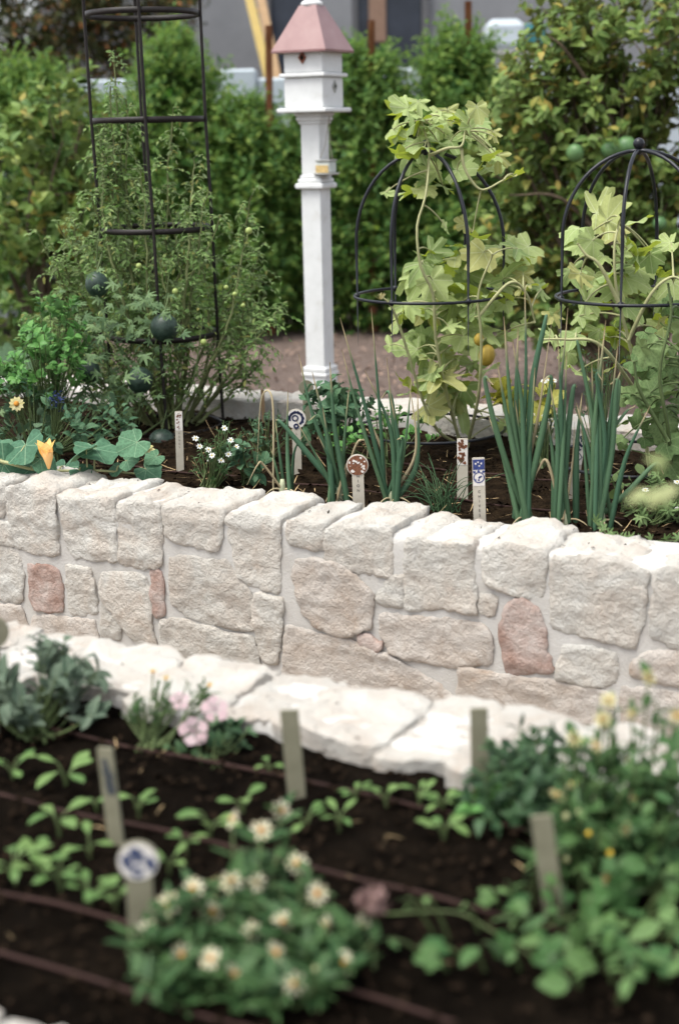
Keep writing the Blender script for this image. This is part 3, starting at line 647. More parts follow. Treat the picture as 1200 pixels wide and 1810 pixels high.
for i, (px, top, bot, lab) in enumerate(((475, 45, 560, 'rust red wooden tree stake beside the birdhouse roof'), (656, 36, 560, 'short rust red stake topping the shrub right of the birdhouse'), (827, 2, 560, 'tallest rust red stake, between shrub and citrus tree'))):
    Y = 11.64; a = aty(px, top, Y); b = aty(px+3, bot, Y); b[2] = -.05
    MB().tube([b, (a+b)/2, a], [.031, .030, .028], 10).obj('tree_stake', REDPOST)
    tag(bpy.context.scene.collection.objects[-1], lab, 'stake', 'tree stakes in the hedge')
# ladder leaning on the house
lad = empty('ladder', (*aty(470, 200, 17.2)[:2], 0), 'yellow ladder leaning against the grey house', 'ladder')
for (t, bt, m) in (((432, -40), (478, 150), YELLOW), ((454, -40), (492, 150), TANWOOD)):
    a, b = aty(*t, 17.6), aty(*bt, 16.9); d = unit(b-a); b = b + d*(b[2]+.05)/abs(d[2]); a = a-d*.3
    Xc = unit(np.cross(d, [0, 1, 0])); Zc = np.cross(Xc, d)
    mbx = MB().prism([(-.05, 0), (.05, 0), (.05, np.linalg.norm(b-a)), (-.05, np.linalg.norm(b-a))], a, Xc, d, Zc, -.03, .03); mbx.smooth = False
    mbx.obj('rail', m, lad)
a0, b0, a1, b1 = aty(432, -40, 17.6), aty(478, 150, 16.9), aty(454, -40, 17.6), aty(492, 150, 16.9)
for t in np.linspace(.0, 2.2, 8): MB().tube([a0+(b0-a0)*t, a1+(b1-a1)*t], .02, 8).obj('rung', TANWOOD, lad)
p = aty(890, 62, 16.5); o = MB().box(p, .42, .4, .32, bev=.1).obj('patio_cushion', GWALL); tag(o, 'white blurred box shape standing above the garden wall', 'box')
p2 = p.copy()
tbl = empty('patio_table', (p[0]+.2, 16.5, 0), 'pale low patio table carrying the white box beyond the wall', 'table')
MB().box((p[0]+.2, 16.5, p[2]-.19), 1.3, .7, .05).obj('tabletop', GREYT, tbl)
for sx in (-.55, .55):
    for sy in (-.28, .28): MB().box((p[0]+.2+sx, 16.5+sy, (p[2]-.215)/2), .06, .06, p[2]-.215).obj('leg', GREYT, tbl)
p = aty(947, 66, 16.45); o = MB().lathe((p[0], p[1], p[2]-.165), [(.09, 0), (.12, .28), (.125, .3), (.11, .3)], 16).obj('bucket', plain('teal_plastic', (.06, .22, .25), .5)); tag(o, 'small teal bucket beside the white box on the patio table', 'bucket')

# ---- shrubs and trees
def crown(center, rad, n, per, leaf, spray=.16, shell=.55, up=.6, seed=0, lumps=.40, lsc=2.2):
    """leaf sprays through a lumpy crown volume -> arrays of leaf places"""
    c = np.asarray(center, float); rad = np.asarray(rad, float); d = rv(n); 
    k = np.array([1+lumps*fbm(x*1.0+seed, lsc, 3) for x in d]); r = (shell+(1-shell)*rng.random(n)**.6)*k
    B = c + d*rad*r[:, None]; T = unit(d*.7+np.array([0, 0, up])+rng.normal(size=(n, 3))*.35)
    ln = spray*rng.uniform(.6, 1.25, n); P = []; D = []; N = []; S = []
    for j in range(per):
        t = (j+.5)/per; a = j*2.4
        side = unit(np.cross(T, rv(n))); nn = unit(T*.5+side)
        P.append(B+T*(ln*t)[:, None]); D.append(unit(T*.55+side*.9+rng.normal(size=(n, 3))*.15)); N.append(unit(T*.7-side*.3+np.array([0, 0, .5])+rng.normal(size=(n, 3))*.2))
        S.append(leaf*rng.uniform(.65, 1.15, n)*(1-.35*t))
    return np.concatenate(P), np.concatenate(D), np.concatenate(N), np.concatenate(S), B, T, ln
def shrub(name, label, cat, base, blobs, leaf, m, tp, per=9, limit=0, group=None, trunk=.03, woodm=None, spray=.16, twig=True, shell=.5):
    root = empty(name, base, label, cat, group); base = np.asarray(base, float)
    PP, DD, NN, SS, tw = [], [], [], [], MB()
    for i, (c, r, n) in enumerate(blobs):
        P, D, N, S, B, T, ln = crown(c, r, n, per, leaf, spray, seed=i*3.7+base[0], shell=shell); k = P[:, 2] > .03
        PP.append(P[k]); DD.append(D[k]); NN.append(N[k]); SS.append(S[k])
        for j in range(0, n, 9 if n > 200 else 4): tw.tube([B[j]-T[j]*.1+(np.asarray(c)-B[j])*.25, B[j], B[j]+T[j]*ln[j]], [.006, .004, .002], 4, False)
        q = np.asarray(c, float)
        for _ in range(4):
            e = q+rv(1)[0]*np.asarray(r)*.7; tw.tube(curve(base+rng.normal(size=3)*[.05, .05, 0], e, (base+e)/2+np.array([0, 0, .25])+rng.normal(size=3)*.1, 7), np.linspace(trunk*.6, .005, 7), 5, False)
    tw.obj('branches', woodm or WOOD, root)
    mt = MB().tube([base-[0, 0, .05], base+[.01, .0, .35], np.array([base[0], base[1], max(.6, blobs[0][0][2]*.8)])], [trunk, trunk*.85, trunk*.5], 8).obj('trunk', woodm or WOOD, root)
    P, D, N, S = map(np.concatenate, (PP, DD, NN, SS))
    if limit: leaves(root, tp, m, P, D, N, S, limit=limit, rest_name='crown')
    else:
        mb = MB(); scatter(mb, tp, P, D, N, S); mb.obj('crown', m, root, 'stuff')
    return root
def pxr(px, Y): return px/F*(Y*.966+.1)
def hedge(px, top, half, Y, lab, low=585, dens=1.0, tophalf=.72):
    c = aty(px, 400, Y); zt = aty(px, top, Y)[2]*.90; w_ = pxr(half, Y)
    bl = [((c[0], Y, zt*.30), (w_*1.15, .45, zt*.34), int(600*dens)), ((c[0]+random.uniform(-.05, .05), Y, zt*.62), (w_, .42, zt*.28), int(600*dens)), ((c[0]+random.uniform(-.05, .05), Y, zt*.85), (w_*tophalf, .32, zt*.17), int(300*dens))]
    for _ in range(3): bl.append(((c[0]+random.uniform(-.6, .6)*w_*tophalf, Y+random.uniform(-.2, .1), zt*random.uniform(.84, .95)), (w_*.28, .16, zt*.10), int(80*dens)))
    shrub('hedge_shrub', lab, 'shrub', (c[0], Y, 0), bl, 0.092, M_HEDGE, HEDGE_T, per=9, group='clipped green shrubs along the garden wall', spray=.24)
hedge(60, 92, 115, 11.9, 'green hedge shrub behind the yellowish broad leaved bush')
hedge(-150, 120, 115, 12.1, 'green hedge shrub partly outside the frame, under the brown tree')
hedge(215, 170, 90, 12.1, 'low hedge shrub seen through the iron cage')
hedge(318, 35, 82, 11.9, 'tall hedge shrub just behind the iron cage rings')
hedge(440, 165, 75, 11.7, 'hedge shrub between iron cage and birdhouse post')
hedge(540, 200, 70, 12.0, 'hedge shrub directly behind the birdhouse post')
hedge(650, 68, 72, 11.8, 'hedge shrub topped by the short stake, beside the birdhouse')
hedge(735, 180, 70, 12.0, 'hedge shrub behind the domed trellis covered in pale melon leaves')
hedge(812, 15, 80, 11.8, 'pointed hedge shrub around the tallest rust red stake')
hedge(900, 130, 75, 12.0, 'hedge shrub half hidden by the citrus tree')
# olive brown tree beyond the wall
c = aty(130, 20, 16.5)
shrub('brown_tree', 'olive brown tree with orange tinted leaves beyond the wall', 'tree', (c[0], 16.5, 0), [((c[0]-.6, 16.5, c[2]+.1), (1.1, .8, .75), 900), ((c[0]+.65, 16.5, c[2]+.25), (.75, .7, .65), 700), ((c[0]-1.6, 16.6, c[2]+.2), (.9, .8, .8), 600), ((c[0]-.2, 16.6, c[2]-.8), (1.3, .7, .6), 700)], .10, M_BROWN, HEDGE_T, per=9, trunk=.09, spray=.3)
# yellowish broad leaved shrub
Y = 9.0; c = aty(60, 330, Y)
shrub('broadleaf_shrub', 'yellowish green broad leaved bush at the left edge', 'shrub', (c[0], Y, 0), [((c[0]-.12, Y, c[2]-.05), (.46, .4, .48), 95), ((c[0]+.18, Y-.05, c[2]+.35), (.24, .2, .24), 34), ((c[0]-.1, Y, c[2]-.65), (.45, .4, .45), 70), ((c[0]+.25, Y, c[2]-.3), (.2, .2, .3), 26)], .13, M_LSHRUB, OV, per=10, limit=300, spray=.18, trunk=.04)
# citrus tree with green fruit
Y = 8.4
def B(px, py, rx, ry, n, dy=0, ryy=.35): q = aty(px, py, Y+dy); return ((q[0], Y+dy, q[2]), (pxr(rx, Y), ryy, pxr(ry, Y)), n)
cb = aty(1120, 560, Y)
citrus = shrub('citrus_tree', 'citrus tree with round green fruit and some yellow leaves', 'tree', (cb[0], Y, 0),
    [B(1130, 60, 150, 110, 170), B(1010, 90, 70, 90, 34), B(940, 190, 70, 90, 75), B(1040, 220, 130, 110, 160), B(1160, 250, 120, 130, 160), B(900, 280, 60, 70, 26), B(1010, 350, 120, 90, 140, .1), B(1140, 420, 120, 120, 170, .1), B(950, 470, 100, 100, 90, .15), B(1060, 540, 150, 80, 140, .1), B(880, 420, 60, 100, 22, .2), B(1260, 300, 120, 250, 90), B(905, 545, 70, 60, 25, .2)],
    .105, M_CITRUS, OV, per=9, limit=300, trunk=.06, spray=.17, shell=.45)
for (px, py, r) in ((1016, 270, 15), (1075, 265, 13), (1106, 259, 17), (1090, 262, 12), (1165, 395, 12)):
    q = aty(px, py, Y-.42); MB().sphere(q, pxr(r, Y), 18, rng.uniform(.95, 1.15), axis=(rng.normal()*.3, rng.normal()*.3, 1), wob=lambda t, z: 1+.03*math.sin(3*t+z*40)).obj('citrus_fruit', LIME, citrus)
    MB().tube([q+[0, 0, pxr(r, Y)*.95], q+[.02, .05, .09], q+[.05, .2, .16]], .004, 5).obj('fruit_stalk', STEMG, citrus)
MB().tube(poly_curve([aty(1240, 520, Y), aty(1080, 430, Y-.25), aty(990, 350, Y-.35), aty(900, 345, Y-.4)]), np.linspace(.02, .004, 16), 6).obj('branch', WOOD, citrus)
MB().tube(poly_curve([aty(1150, 330, Y), aty(1060, 180, Y-.2), aty(1000, 90, Y-.3), aty(965, 60, Y-.3)]), np.linspace(.02, .003, 16), 6).obj('branch', WOOD, citrus)

# ================================================================== birdhouse on its post
PY = 7.0; rot = R_(28)     # quarter turn seen from the camera
pb = aty(566, 640, PY); ax = lambda y: aty(566-(640-y)*.0235, y, PY)
bh = empty('birdhouse', (pb[0], PY, 0), 'white two storey birdhouse with dusty red roof on a white post', 'birdhouse')
def lvl(y0, y1, wid, nm, m=WHITE, bev=.006, parent=bh, ww=None):
    a, b = ax(y0), ax(y1); a[1] = b[1] = PY
    return MB().box(((a[0]+b[0])/2, PY, (a[2]+b[2])/2), wid, wid, abs(a[2]-b[2]), rot=rot*-1, bev=bev).obj(nm, m, parent)
def frus(y0, w0, y1, w1, nm, m, parent=bh, th=0):
    a, b = ax(y0), ax(y1); v = []
    for (p, ww) in ((b, w1/2), (a, w0/2)):
        for sx, sy in ((-1, -1), (1, -1), (1, 1), (-1, 1)):
            x, y = sx*ww, sy*ww; v.append((p[0]+x*math.cos(-rot)-y*math.sin(-rot), PY+x*math.sin(-rot)+y*math.cos(-rot), p[2]))
    mb = MB().add(v, [(3, 2, 1, 0), (4, 5, 6, 7), (0, 1, 5, 4), (1, 2, 6, 5), (2, 3, 7, 6), (3, 0, 4, 7)]); mb.smooth = False
    return mb.obj(nm, m, parent)
zb = ax(650)
shaft_lo = MB().box((pb[0], PY, (ax(325)[2]+ax(655)[2])/2), .103, .103, ax(325)[2]-ax(655)[2], rot=-rot, bev=.004).obj('post', WHITE, bh)
MB().box((ax(265)[0], PY, (ax(205)[2]+ax(325)[2])/2), .098, .098, ax(205)[2]-ax(325)[2], rot=-rot, bev=.004).obj('post', WHITE, bh)
MB().box((ax(660)[0], PY, (ax(662)[2]-.02)/2), .122, .122, ax(662)[2]+.02, rot=-rot, bev=.004).obj('post_skirt', WHITE, bh)
lvl(646, 656, .128, 'skirt_trim'); lvl(656, 663, .136, 'skirt_trim')
lvl(323, 333, .150, 'moulding'); lvl(315, 323, .128, 'moulding'); lvl(309, 315, .112, 'moulding')
lvl(205, 214, .130, 'moulding'); lvl(214, 219, .116, 'moulding'); lvl(199, 205, .140, 'moulding')
lvl(191, 199, .262, 'floor_ledge'); bx_lo = lvl(137, 191, .205, 'lower_storey'); lvl(130, 137, .240, 'ledge'); bx_hi = lvl(91, 130, .203, 'upper_storey')
rf = frus(90, .285, 10, .088, 'roof', ROOFP); frus(94, .285, 90, .285, 'eave', ROOFP, rf)
q = ax(10); MB().lathe((q[0], PY, q[2]), [(.046, -.005), (.052, .004), (.050, .014), (.034, .024), (.022, .03), (.020, .06), (.028, .075), (.03, .1), (.012, .15), (.002, .19)], 18).obj('finial', WHITE, bh)
def hole(y, face, off, m, parent):
    p = ax(y); dirs = {0: (-math.sin(rot), -math.cos(rot)), 1: (math.cos(rot), -math.sin(rot))}[face]
    n = np.array([dirs[0], dirs[1], 0]); X = np.array([-n[1], n[0], 0]); Zv = np.array([0, 0, 1.0]); o = np.array([p[0], PY, p[2]])+n*.1025+X*off
    fr = MB(); k = .028; i_ = .017
    for s in range(4):
        c = [(0, k), (k*.75, 0), (0, -k), (-k*.75, 0)]; ci = [(0, i_), (i_*.75, 0), (0, -i_), (-i_*.75, 0)]
        fr.prism([c[s], c[(s+1) % 4], ci[(s+1) % 4], ci[s]], o, X, Zv, n, -.004, .007)
    fr.smooth = False
    f = fr.obj('diamond_frame', m, parent); MB().prism([(0, i_), (i_*.75, 0), (0, -i_), (-i_*.75, 0)], o, X, Zv, n, -.002, .003).obj('entrance_hole', DARK, f)
hole(103, 0, -.0, BROWNT, bx_hi); hole(154, 1, .012, GREYT, bx_lo)
# hanging feeder
fy = PY-.06; fq = aty(577, 309, fy)
feeder = empty('bird_feeder', fq, 'small hanging glass seed feeder beside the white post', 'bird feeder')
MB().lathe(fq, [(.055, 0), (.062, .004), (.062, .009), (.055, .009)], 18).obj('tray', GREYT, feeder)
MB().box(fq+[0, 0, .036], .07, .07, .05, rot=-rot, bev=.004).obj('glass_box', GLASS, feeder)
MB().box(fq+[-.006, -.004, .028], .066, .066, .034, rot=-rot).obj('seed', SEED, feeder)
MB().box(fq+[0, 0, .066], .078, .078, .008, rot=-rot, bev=.003).obj('lid', GREYT, feeder)
hk = aty(582, 204, fy)
for s in (-1, 1): MB().tube([fq+[s*.03, 0, .07], (fq+hk)/2+[s*.012, 0, 0], hk], .0018, 5).obj('wire', WIRE, feeder)

# ================================================================== trellises
CY = 5.55
axp = [aty(x, y, CY) for x, y in ((246, -110), (252, 25), (263, 212), (277, 404), (288, 590), (300, 752))]
for p in axp: p[1] = CY
cr = .207
cage = empty('cylinder_trellis', (axp[-1][0], CY, ZF), 'tall dark iron cylinder cage full of tomato stems', 'trellis')
def band(c, r, h, nm, m, parent):
    mb = MB(); n = 48; v = []; an = np.arange(n)*2*math.pi/n
    for rr, z in ((r-.002, -h/2), (r+.002, -h/2), (r+.002, h/2), (r-.002, h/2)):
        for t in an: v.append((c[0]+rr*math.cos(t), c[1]+rr*math.sin(t), c[2]+z))
    f = [(k*n+i, k*n+(i+1) % n, ((k+1) % 4)*n+(i+1) % n, ((k+1) % 4)*n+i) for k in range(4) for i in range(n)]
    mb.add(v, f); return mb.obj(nm, m, parent)
for p in axp: band(p, cr, .021, 'hoop', IRON, cage)
for t in (183, 262+12, 3, 96+8):
    a = R_(t); off = np.array([math.cos(a)*(cr+.006), math.sin(a)*(cr+.006), 0]); low = axp[-1]+off; low[2] = ZF-.05
    MB().tube([p+off for p in axp]+[low], .0062, 8).obj('upright', IRON, cage)

def dome(label, cx, cyy, ring_py, r, apex_px, apex_py, spring_py, rot0, ball):
    Zr = aty(cx, ring_py, cyy)[2]; A = aty(apex_px, apex_py, cyy); C0 = aty(cx, ring_py, cyy); zs = aty(cx, spring_py, cyy)[2]
    root = empty('dome_trellis', (C0[0], cyy, ZF), label, 'trellis', 'black domed garden trellises')
    for k in range(6):
        a = R_(rot0+60*k); d = np.array([math.cos(a), math.sin(a), 0]); b = np.array([C0[0], cyy, 0])
        pts = [b+d*r+[0, 0, z] for z in (ZF-.06, (ZF+zs)/2, zs)]
        for t in np.linspace(.08, 1, 12): pts.append(b+d*max(.004, r*math.cos(t*math.pi/2))+np.array([0, 0, zs+(A[2]-zs)*math.sin(t*math.pi/2)])+(A-b-[0, 0, A[2]])*np.array([1, 0, 0])*t)
        MB().tube(pts, .0058, 8).obj('leg', BLACK, root)
        j = MB().sphere(b+d*(r+.002)+[0, 0, Zr], .011, 10).obj('joint', BLACK, root)
    n = 60; an = np.arange(n+1)*2*math.pi/n
    MB().tube([(C0[0]+(r+.01)*math.cos(t), cyy+(r+.01)*math.sin(t), Zr) for t in an], .0052, 7, False).obj('hoop', BLACK, root)
    MB().tube([(C0[0]+(r+.01)*math.cos(t), cyy+(r+.01)*math.sin(t), ZF+.09) for t in an], .0052, 7, False).obj('hoop', BLACK, root)
    if ball: MB().sphere(A+[0, 0, .02], .0175, 16).obj('ball_finial', BLACK, root); MB().lathe(A+[0, 0, -.008], [(.006, -.004), (.009, 0), (.009, .006), (.006, .012)], 10).obj('finial_collar', BLACK, root)
    return C0
T1 = dome('black dome trellis wrapped in pale lobed melon leaves', 760, 4.95, 521, .252, 752, 268, 430, -4, True)
T2 = dome('black dome trellis topped by a bare ball finial', 1128, 4.40, 523, .243, 1128, 266, 420, 186, True)

# ================================================================== vines on the domes
def vine(name, label, cat, base, lv, Y, r, tpl, m, mainstems, stem_m, leaf_scale=1.0, toward=.6, group=None):
    root = empty(name, base, label, cat, group); P = []; D = []; N = []; S = []; st = MB()
    for pts in mainstems:
        q = poly_curve([aty(x, y, Y+dy) for x, y, dy in pts], 26); st.tube(q, np.linspace(.0065, .0032, len(q)), 6)
    stp = np.concatenate([poly_curve([aty(x, y, Y+dy) for x, y, dy in pts], 60) for pts in mainstems])
    for (x, y, s) in lv:
        dy = rng.uniform(-r, r*.8); p = aty(x, y, Y+dy); sz = s/F*(Y*.966)*leaf_scale
        out = unit(np.array([rng.normal()*.8, -.55+rng.normal()*.3, -.25+rng.normal()*.45])); nn = unit(np.array([rng.normal()*.45, -toward+rng.normal()*.35, .75+rng.normal()*.35]))
        if rng.random() < .22: nn = unit(np.array([rng.normal()*.4, .35, .8]))
        o = p - out*sz*.38
        P.append(o); D.append(out); N.append(nn); S.append(sz*.68*rng.uniform(.75, 1.2))
        k = stp[np.argmin(np.linalg.norm(stp-o-[0, 0, .03], axis=1))]
        if np.linalg.norm(k-o) < .22: st.tube(curve(k, o, (k+o)/2+np.array([0, 0, .02]), 6), np.linspace(.0035, .002, 6), 5)
    st.obj('stems', stem_m, root)
    leaves(root, tpl, m, P, D, N, S)
    return root, stp
J = lambda l: [(x+rng.normal()*4, y+rng.normal()*4, s*rng.uniform(.9, 1.15)) for x, y, s in l]
ML = [(708,190,52),(741,190,46),(757,243,52),(735,250,66),(775,228,46),(702,238,40),(720,272,58),(745,300,66),(715,348,66),(800,208,46),(822,214,52),(852,215,54),(836,240,48),(872,240,38),(800,262,52),(830,300,60),(880,298,62),(905,312,46),(690,348,38),(780,328,44),(762,210,44),(728,215,44),(855,275,50),(750,345,40),
 (810,398,50),(785,402,34),(815,430,54),(850,422,38),(780,446,54),(800,470,74),(840,470,80),(870,460,72),(900,450,62),(928,445,62),(915,472,60),(935,500,52),(962,517,62),(750,482,60),(730,502,60),(770,512,62),(820,500,84),(860,502,74),(890,512,62),
 (700,545,50),(735,550,74),(765,560,74),(800,550,72),(830,530,84),(860,562,72),(885,545,52),(810,577,62),(850,587,72),(790,602,64),(700,617,62),(730,610,64),(760,622,72),(882,607,62),(912,590,62),(780,652,82),(800,672,82),(815,708,94),(750,682,74),(725,692,62),(840,642,52),(910,702,60),(905,752,52),(940,742,60),(838,462,60),(790,530,60),(755,590,60),(820,620,66),(770,640,66),(740,650,60),(860,660,56),(795,700,60),(770,720,60),(700,580,50)]
ms1 = [[(815,790,0),(790,700,-.1),(770,600,-.15),(765,520,-.18),(743,470,-.2),(737,400,-.2),(752,345,-.18),(758,268,-.1),(745,215,-.05)],
       [(758,275,-.1),(790,262,-.15),(815,258,-.15),(822,230,-.1)],[(815,262,-.15),(822,300,-.15),(850,335,-.15),(890,318,-.15)],
       [(825,790,0),(845,700,-.15),(850,600,-.2),(845,520,-.2),(870,450,-.2)],[(845,560,-.2),(900,500,-.2),(930,520,-.18),(945,570,-.15)],
       [(815,790,0),(760,740,-.1),(700,560,-.2),(670,520,-.22)]]
mv, stp = vine('melon_vine', 'pale melon vine with deeply lobed leaves and small yellow striped melons', 'vine', (aty(815, 795, 4.95)[0], 4.95, ZF), [(x if y < 380 else 806+(x-806)*.90, y, q_) for x, y, q_ in J(ML)+J([m for m in ML if m[1] > 430 or m[1] < 320])], 4.95, .17, MEL+MEL2[:1], M_MELON, ms1, STEMP)
def ribbed(t, z): return 1+.035*math.cos(9*t)
for (x, y, r, sq) in ((860, 628, 15, 1.35), (846, 600, 9, 1.3)):
    q = aty(x, y, 4.80); MB().sphere(q, pxr(r, 4.7), 36, sq, axis=(.1, 0, 1), wob=ribbed).obj('yellow_melon', YMELON, mv)
q = aty(815, 700, 4.7)
# dry blossoms / new shoot at the ring
P = []; D = []; N = []
for k in range(9):
    P.append(aty(672, 530, 4.72)); D.append(unit(np.array([math.cos(k*.7)*.6, -.2, .7+.2*math.sin(k)]))); N.append(unit(rv(1)[0]))
leaves(mv, LANCE, M_PETAL_Y, P, D, N, .028, name='shoot_tip')
ML2 = [(1085,372,78),(1105,390,62),(1012,408,58),(1030,432,48),(1080,422,62),(1110,432,52),(1130,442,62),(1160,432,48),(1060,462,62),(1020,492,44),(1045,502,52),(1090,482,72),(1150,472,52),(1182,482,44),(1110,512,72),(1060,532,62),(1150,532,62),(1080,572,62),(1095,602,62),(1060,602,52),(1140,592,62),(1172,572,62),(1190,522,52),(1000,592,52),(985,562,42),(1020,652,52),(1075,650,42),(1040,560,48),(1195,440,48),(1120,560,60),(1012,440,45),(1100,450,60),(1070,500,60),(1130,490,60),(1000,640,50),(970,600,46)]
ms2 = [[(1150,850,0),(1130,700,-.1),(1110,600,-.15),(1090,520,-.18),(1085,440,-.18),(1095,385,-.15)],[(1095,540,-.18),(1060,470,-.2),(1035,450,-.2),(1020,430,-.2)],[(1110,600,-.15),(1150,520,-.2),(1185,490,-.2),(1210,500,-.2)],[(1130,700,-.1),(1060,610,-.2),(1000,600,-.2),(950,600,-.2)]]
mv2, _ = vine('melon_vine', 'melon vine with lobed leaves inside the ball topped trellis', 'vine', (aty(1150, 860, 4.4)[0], 4.40, ZF), J(ML2)+J(ML2[::3]), 4.42, .17, MEL[:2]+MEL2, M_MELON, ms2, STEMP)
CK = [(1160,632,54),(1182,620,48),(1150,662,52),(1190,662,52),(1170,692,52),(1150,722,48),(1190,722,52),(1165,752,50),(1130,652,44),(1180,792,52),(1192,832,54),(1120,742,44),(1110,700,40),(1140,600,44),(1195,590,44),(1200,560,48),(1180,545,44),(1150,780,46),(1205,700,50),(1215,640,50),(1165,660,50),(1185,760,50),(1130,700,44),(1145,690,46),(1200,790,52),(1170,840,44),(1095,780,30)]
ms3 = [[(1190,880,0),(1180,760,-.12),(1165,660,-.15),(1185,560,-.15),(1180,500,-.15)],[(1180,780,-.12),(1130,690,-.15),(1120,640,-.15)],[(1190,880,0),(1205,760,-.1),(1200,620,-.12)]]
vine('cucumber_vine', 'cucumber vine with small angular leaves hanging at the photo edge', 'vine', (aty(1190, 885, 4.2)[0], 4.2, ZF), J(CK)+J(CK), 4.15, .12, CUK, M_CUKE, ms3, STEMG)

# ================================================================== tomato plant and watermelon on the cage
tom = empty('tomato_plant', (axp[-1][0], CY, ZF), 'sprawling grey green tomato plant filling the iron cage', 'tomato plant')
SH = [((300,760),(240,500),(200,90)),((290,760),(230,420),(185,230)),((310,765),(300,500),(320,195)),((320,765),(340,500),(375,340)),((340,765),(400,560),(440,345)),((350,765),(430,600),(470,440)),((345,765),(440,620),(492,545)),
 ((280,765),(200,600),(100,400)),((270,765),(160,620),(70,420)),((265,765),(140,640),(60,530)),((300,765),(270,560),(250,300)),((330,765),(370,600),(420,470)),((290,765),(250,600),(170,350)),((310,765),(330,600),(300,330)),
 ((340,765),(420,650),(480,520)),((300,765),(360,560),(350,420)),((280,765),(210,640),(120,520)),((310,765),(260,640),(210,470)),((330,765),(390,640),(430,560)),((320,765),(310,640),(280,450)),((275,765),(190,660),(100,600)),((300,765),(240,560),(215,170)),((350,765),(420,690),(465,640)),((290,760),(330,560),(395,380)),((270,765),(150,600),(85,455)),((260,765),(120,600),(60,560)),((265,765),(130,560),(110,430)),((300,765),(215,480),(190,150)),((290,765),(200,430),(195,260)),((300,765),(270,480),(232,310)),((300,765),(200,520),(160,420)),((310,765),(330,480),(340,280)),((280,765),(170,560),(140,380)),((310,765),(260,520),(180,430)),((320,765),(400,600),(455,400)),((300,765),(310,520),(360,380)),((270,765),(170,680),(90,640))]
P, D, N, S = [], [], [], []; rachis = MB()
for i, (a, b, c) in enumerate(SH):
    r0 = lambda: rng.uniform(-.17, .20)
    A = aty(*a, CY+rng.uniform(-.08, .08)); Bm = aty(*b, CY+r0()); Cc = aty(*c, CY+r0()*.8); A[2] = ZF
    q = poly_curve([A, Bm, Cc], 34); q += np.cumsum(rng.normal(size=q.shape)*.0035, 0)*np.array([1, 1, .3])
    MB().tube(q, np.linspace(.0075, .0026, len(q)), 6).obj('stem', STEMT, tom)
    L_ = len(q)
    low = .42 if i in (3, 4, 5, 6, 11, 14, 18, 22) else .22
    for t in np.linspace(low, 1, 31 if c[1] > 260 else 64):
        p = q[min(L_-1, int(t*(L_-1)))]; dr = unit(rng.normal(size=3)*np.array([1, .8, .5])+np.array([0, -.15, .15])); ln = rng.uniform(.05, .12)*(1 if t < .9 else .6)
        rc = curve(p, p+dr*ln+np.array([0, 0, -.03]), p+dr*ln*.6+np.array([0, 0, .02]), 6); rachis.tube(rc, np.linspace(.0018, .0008, 6), 4, False)
        for k in range(1, 6):
            for sd_ in ((-1, 1) if k < 5 else (0,)):
                fw_ = unit(rc[k]-rc[k-1]); side = unit(np.cross(fw_, [0, 0, 1.0]))*sd_
                P.append(rc[k]); D.append(unit(fw_*.6+side+rng.normal(size=3)*.35+np.array([0, 0, -.15]))); N.append(unit(np.array([0, -.2, 1.0])+rng.normal(size=3)*.6)); S.append(rng.uniform(.013, .033))
rachis.obj('leaf_stalks', STEMG, tom, 'stuff')
P, D, N, S = map(np.array, (P, D, N, S))
leaves(tom, TOML, M_TOM, P, D, N, S, limit=300)
for (x, y) in ((440,408),(180,556),(128,612),(196,640),(415,520),(400,508),(430,540),(310,515),(246,470),(360,605),(128,595),(210,590)):
    q = aty(x, y, CY-.22); MB().sphere(q, pxr(rng.uniform(4, 6.5), CY), 12).obj('green_tomato', TOMG, tom)
# watermelon vine with five dark fruit
wm = empty('watermelon_vine', (aty(230, 780, 5.35)[0], 5.35, ZF), 'watermelon vine with round dark green melons hanging in the cage', 'vine')
WS = MB()
for pts in ([(230,785),(255,690),(290,545),(300,480)],[(230,785),(190,640),(172,470),(180,380)],[(230,785),(160,690),(130,600),(110,540)],[(230,785),(330,700),(360,560)]):
    WS.tube(poly_curve([aty(x, y, 5.33) for x, y in pts], 24), np.linspace(.005, .002, 25)[:len(poly_curve([aty(x, y, 5.33) for x, y in pts], 24))], 6)
for (x, y, r) in ((248,672,23.5),(291,579,25),(172,503,21),(157,655,21),(287,783,25)):
    q = aty(x, y, 5.28); rr = pxr(r, 5.28); MB().sphere(q, rr, 26, rng.uniform(1.0, 1.1), axis=(rng.normal()*.2, rng.normal()*.2, 1), wob=lambda t, z: 1+.018*math.sin(2*t+q[0]*9)+.008*math.cos(11*t)).obj('watermelon', MELON, wm); WS.tube(curve(q+[0, 0, rr*.95], q+[.02, .05, rr+.07], n=6), .003, 5)
WS.obj('stems', STEMG, wm)
P, D, N, S = [], [], [], []
for (cx, cy_, sx, sy, n) in ((235,545,60,30,26),(190,600,70,50,40),(285,610,50,40,14),(120,690,60,40,34),(215,640,60,40,20),(150,560,40,50,16),(260,520,50,30,14),(200,690,60,40,22),(90,740,70,30,26)):
    for _ in range(n):
        P.append(aty(cx+rng.normal()*sx*.6, cy_+rng.normal()*sy*.6, 5.32+rng.normal()*.07)); D.append(unit(np.array([rng.normal(), -.5, -.2+rng.normal()*.4]))); N.append(unit(np.array([rng.normal()*.4, -.5, .8+rng.normal()*.3]))); S.append(rng.uniform(.022, .042))
for (x, y) in ((248,672),(291,579),(172,503),(157,655)):
    for _ in range(4):
        P.append(aty(x+rng.normal()*15, y-12+rng.normal()*14, 5.17+rng.normal()*.01)); D.append(unit(np.array([rng.normal(), -.4, -.5+rng.normal()*.4]))); N.append(unit(np.array([rng.normal()*.4, -.7, .6]))); S.append(rng.uniform(.022, .038))
leaves(wm, WML, M_WMELON, P, D, N, S)

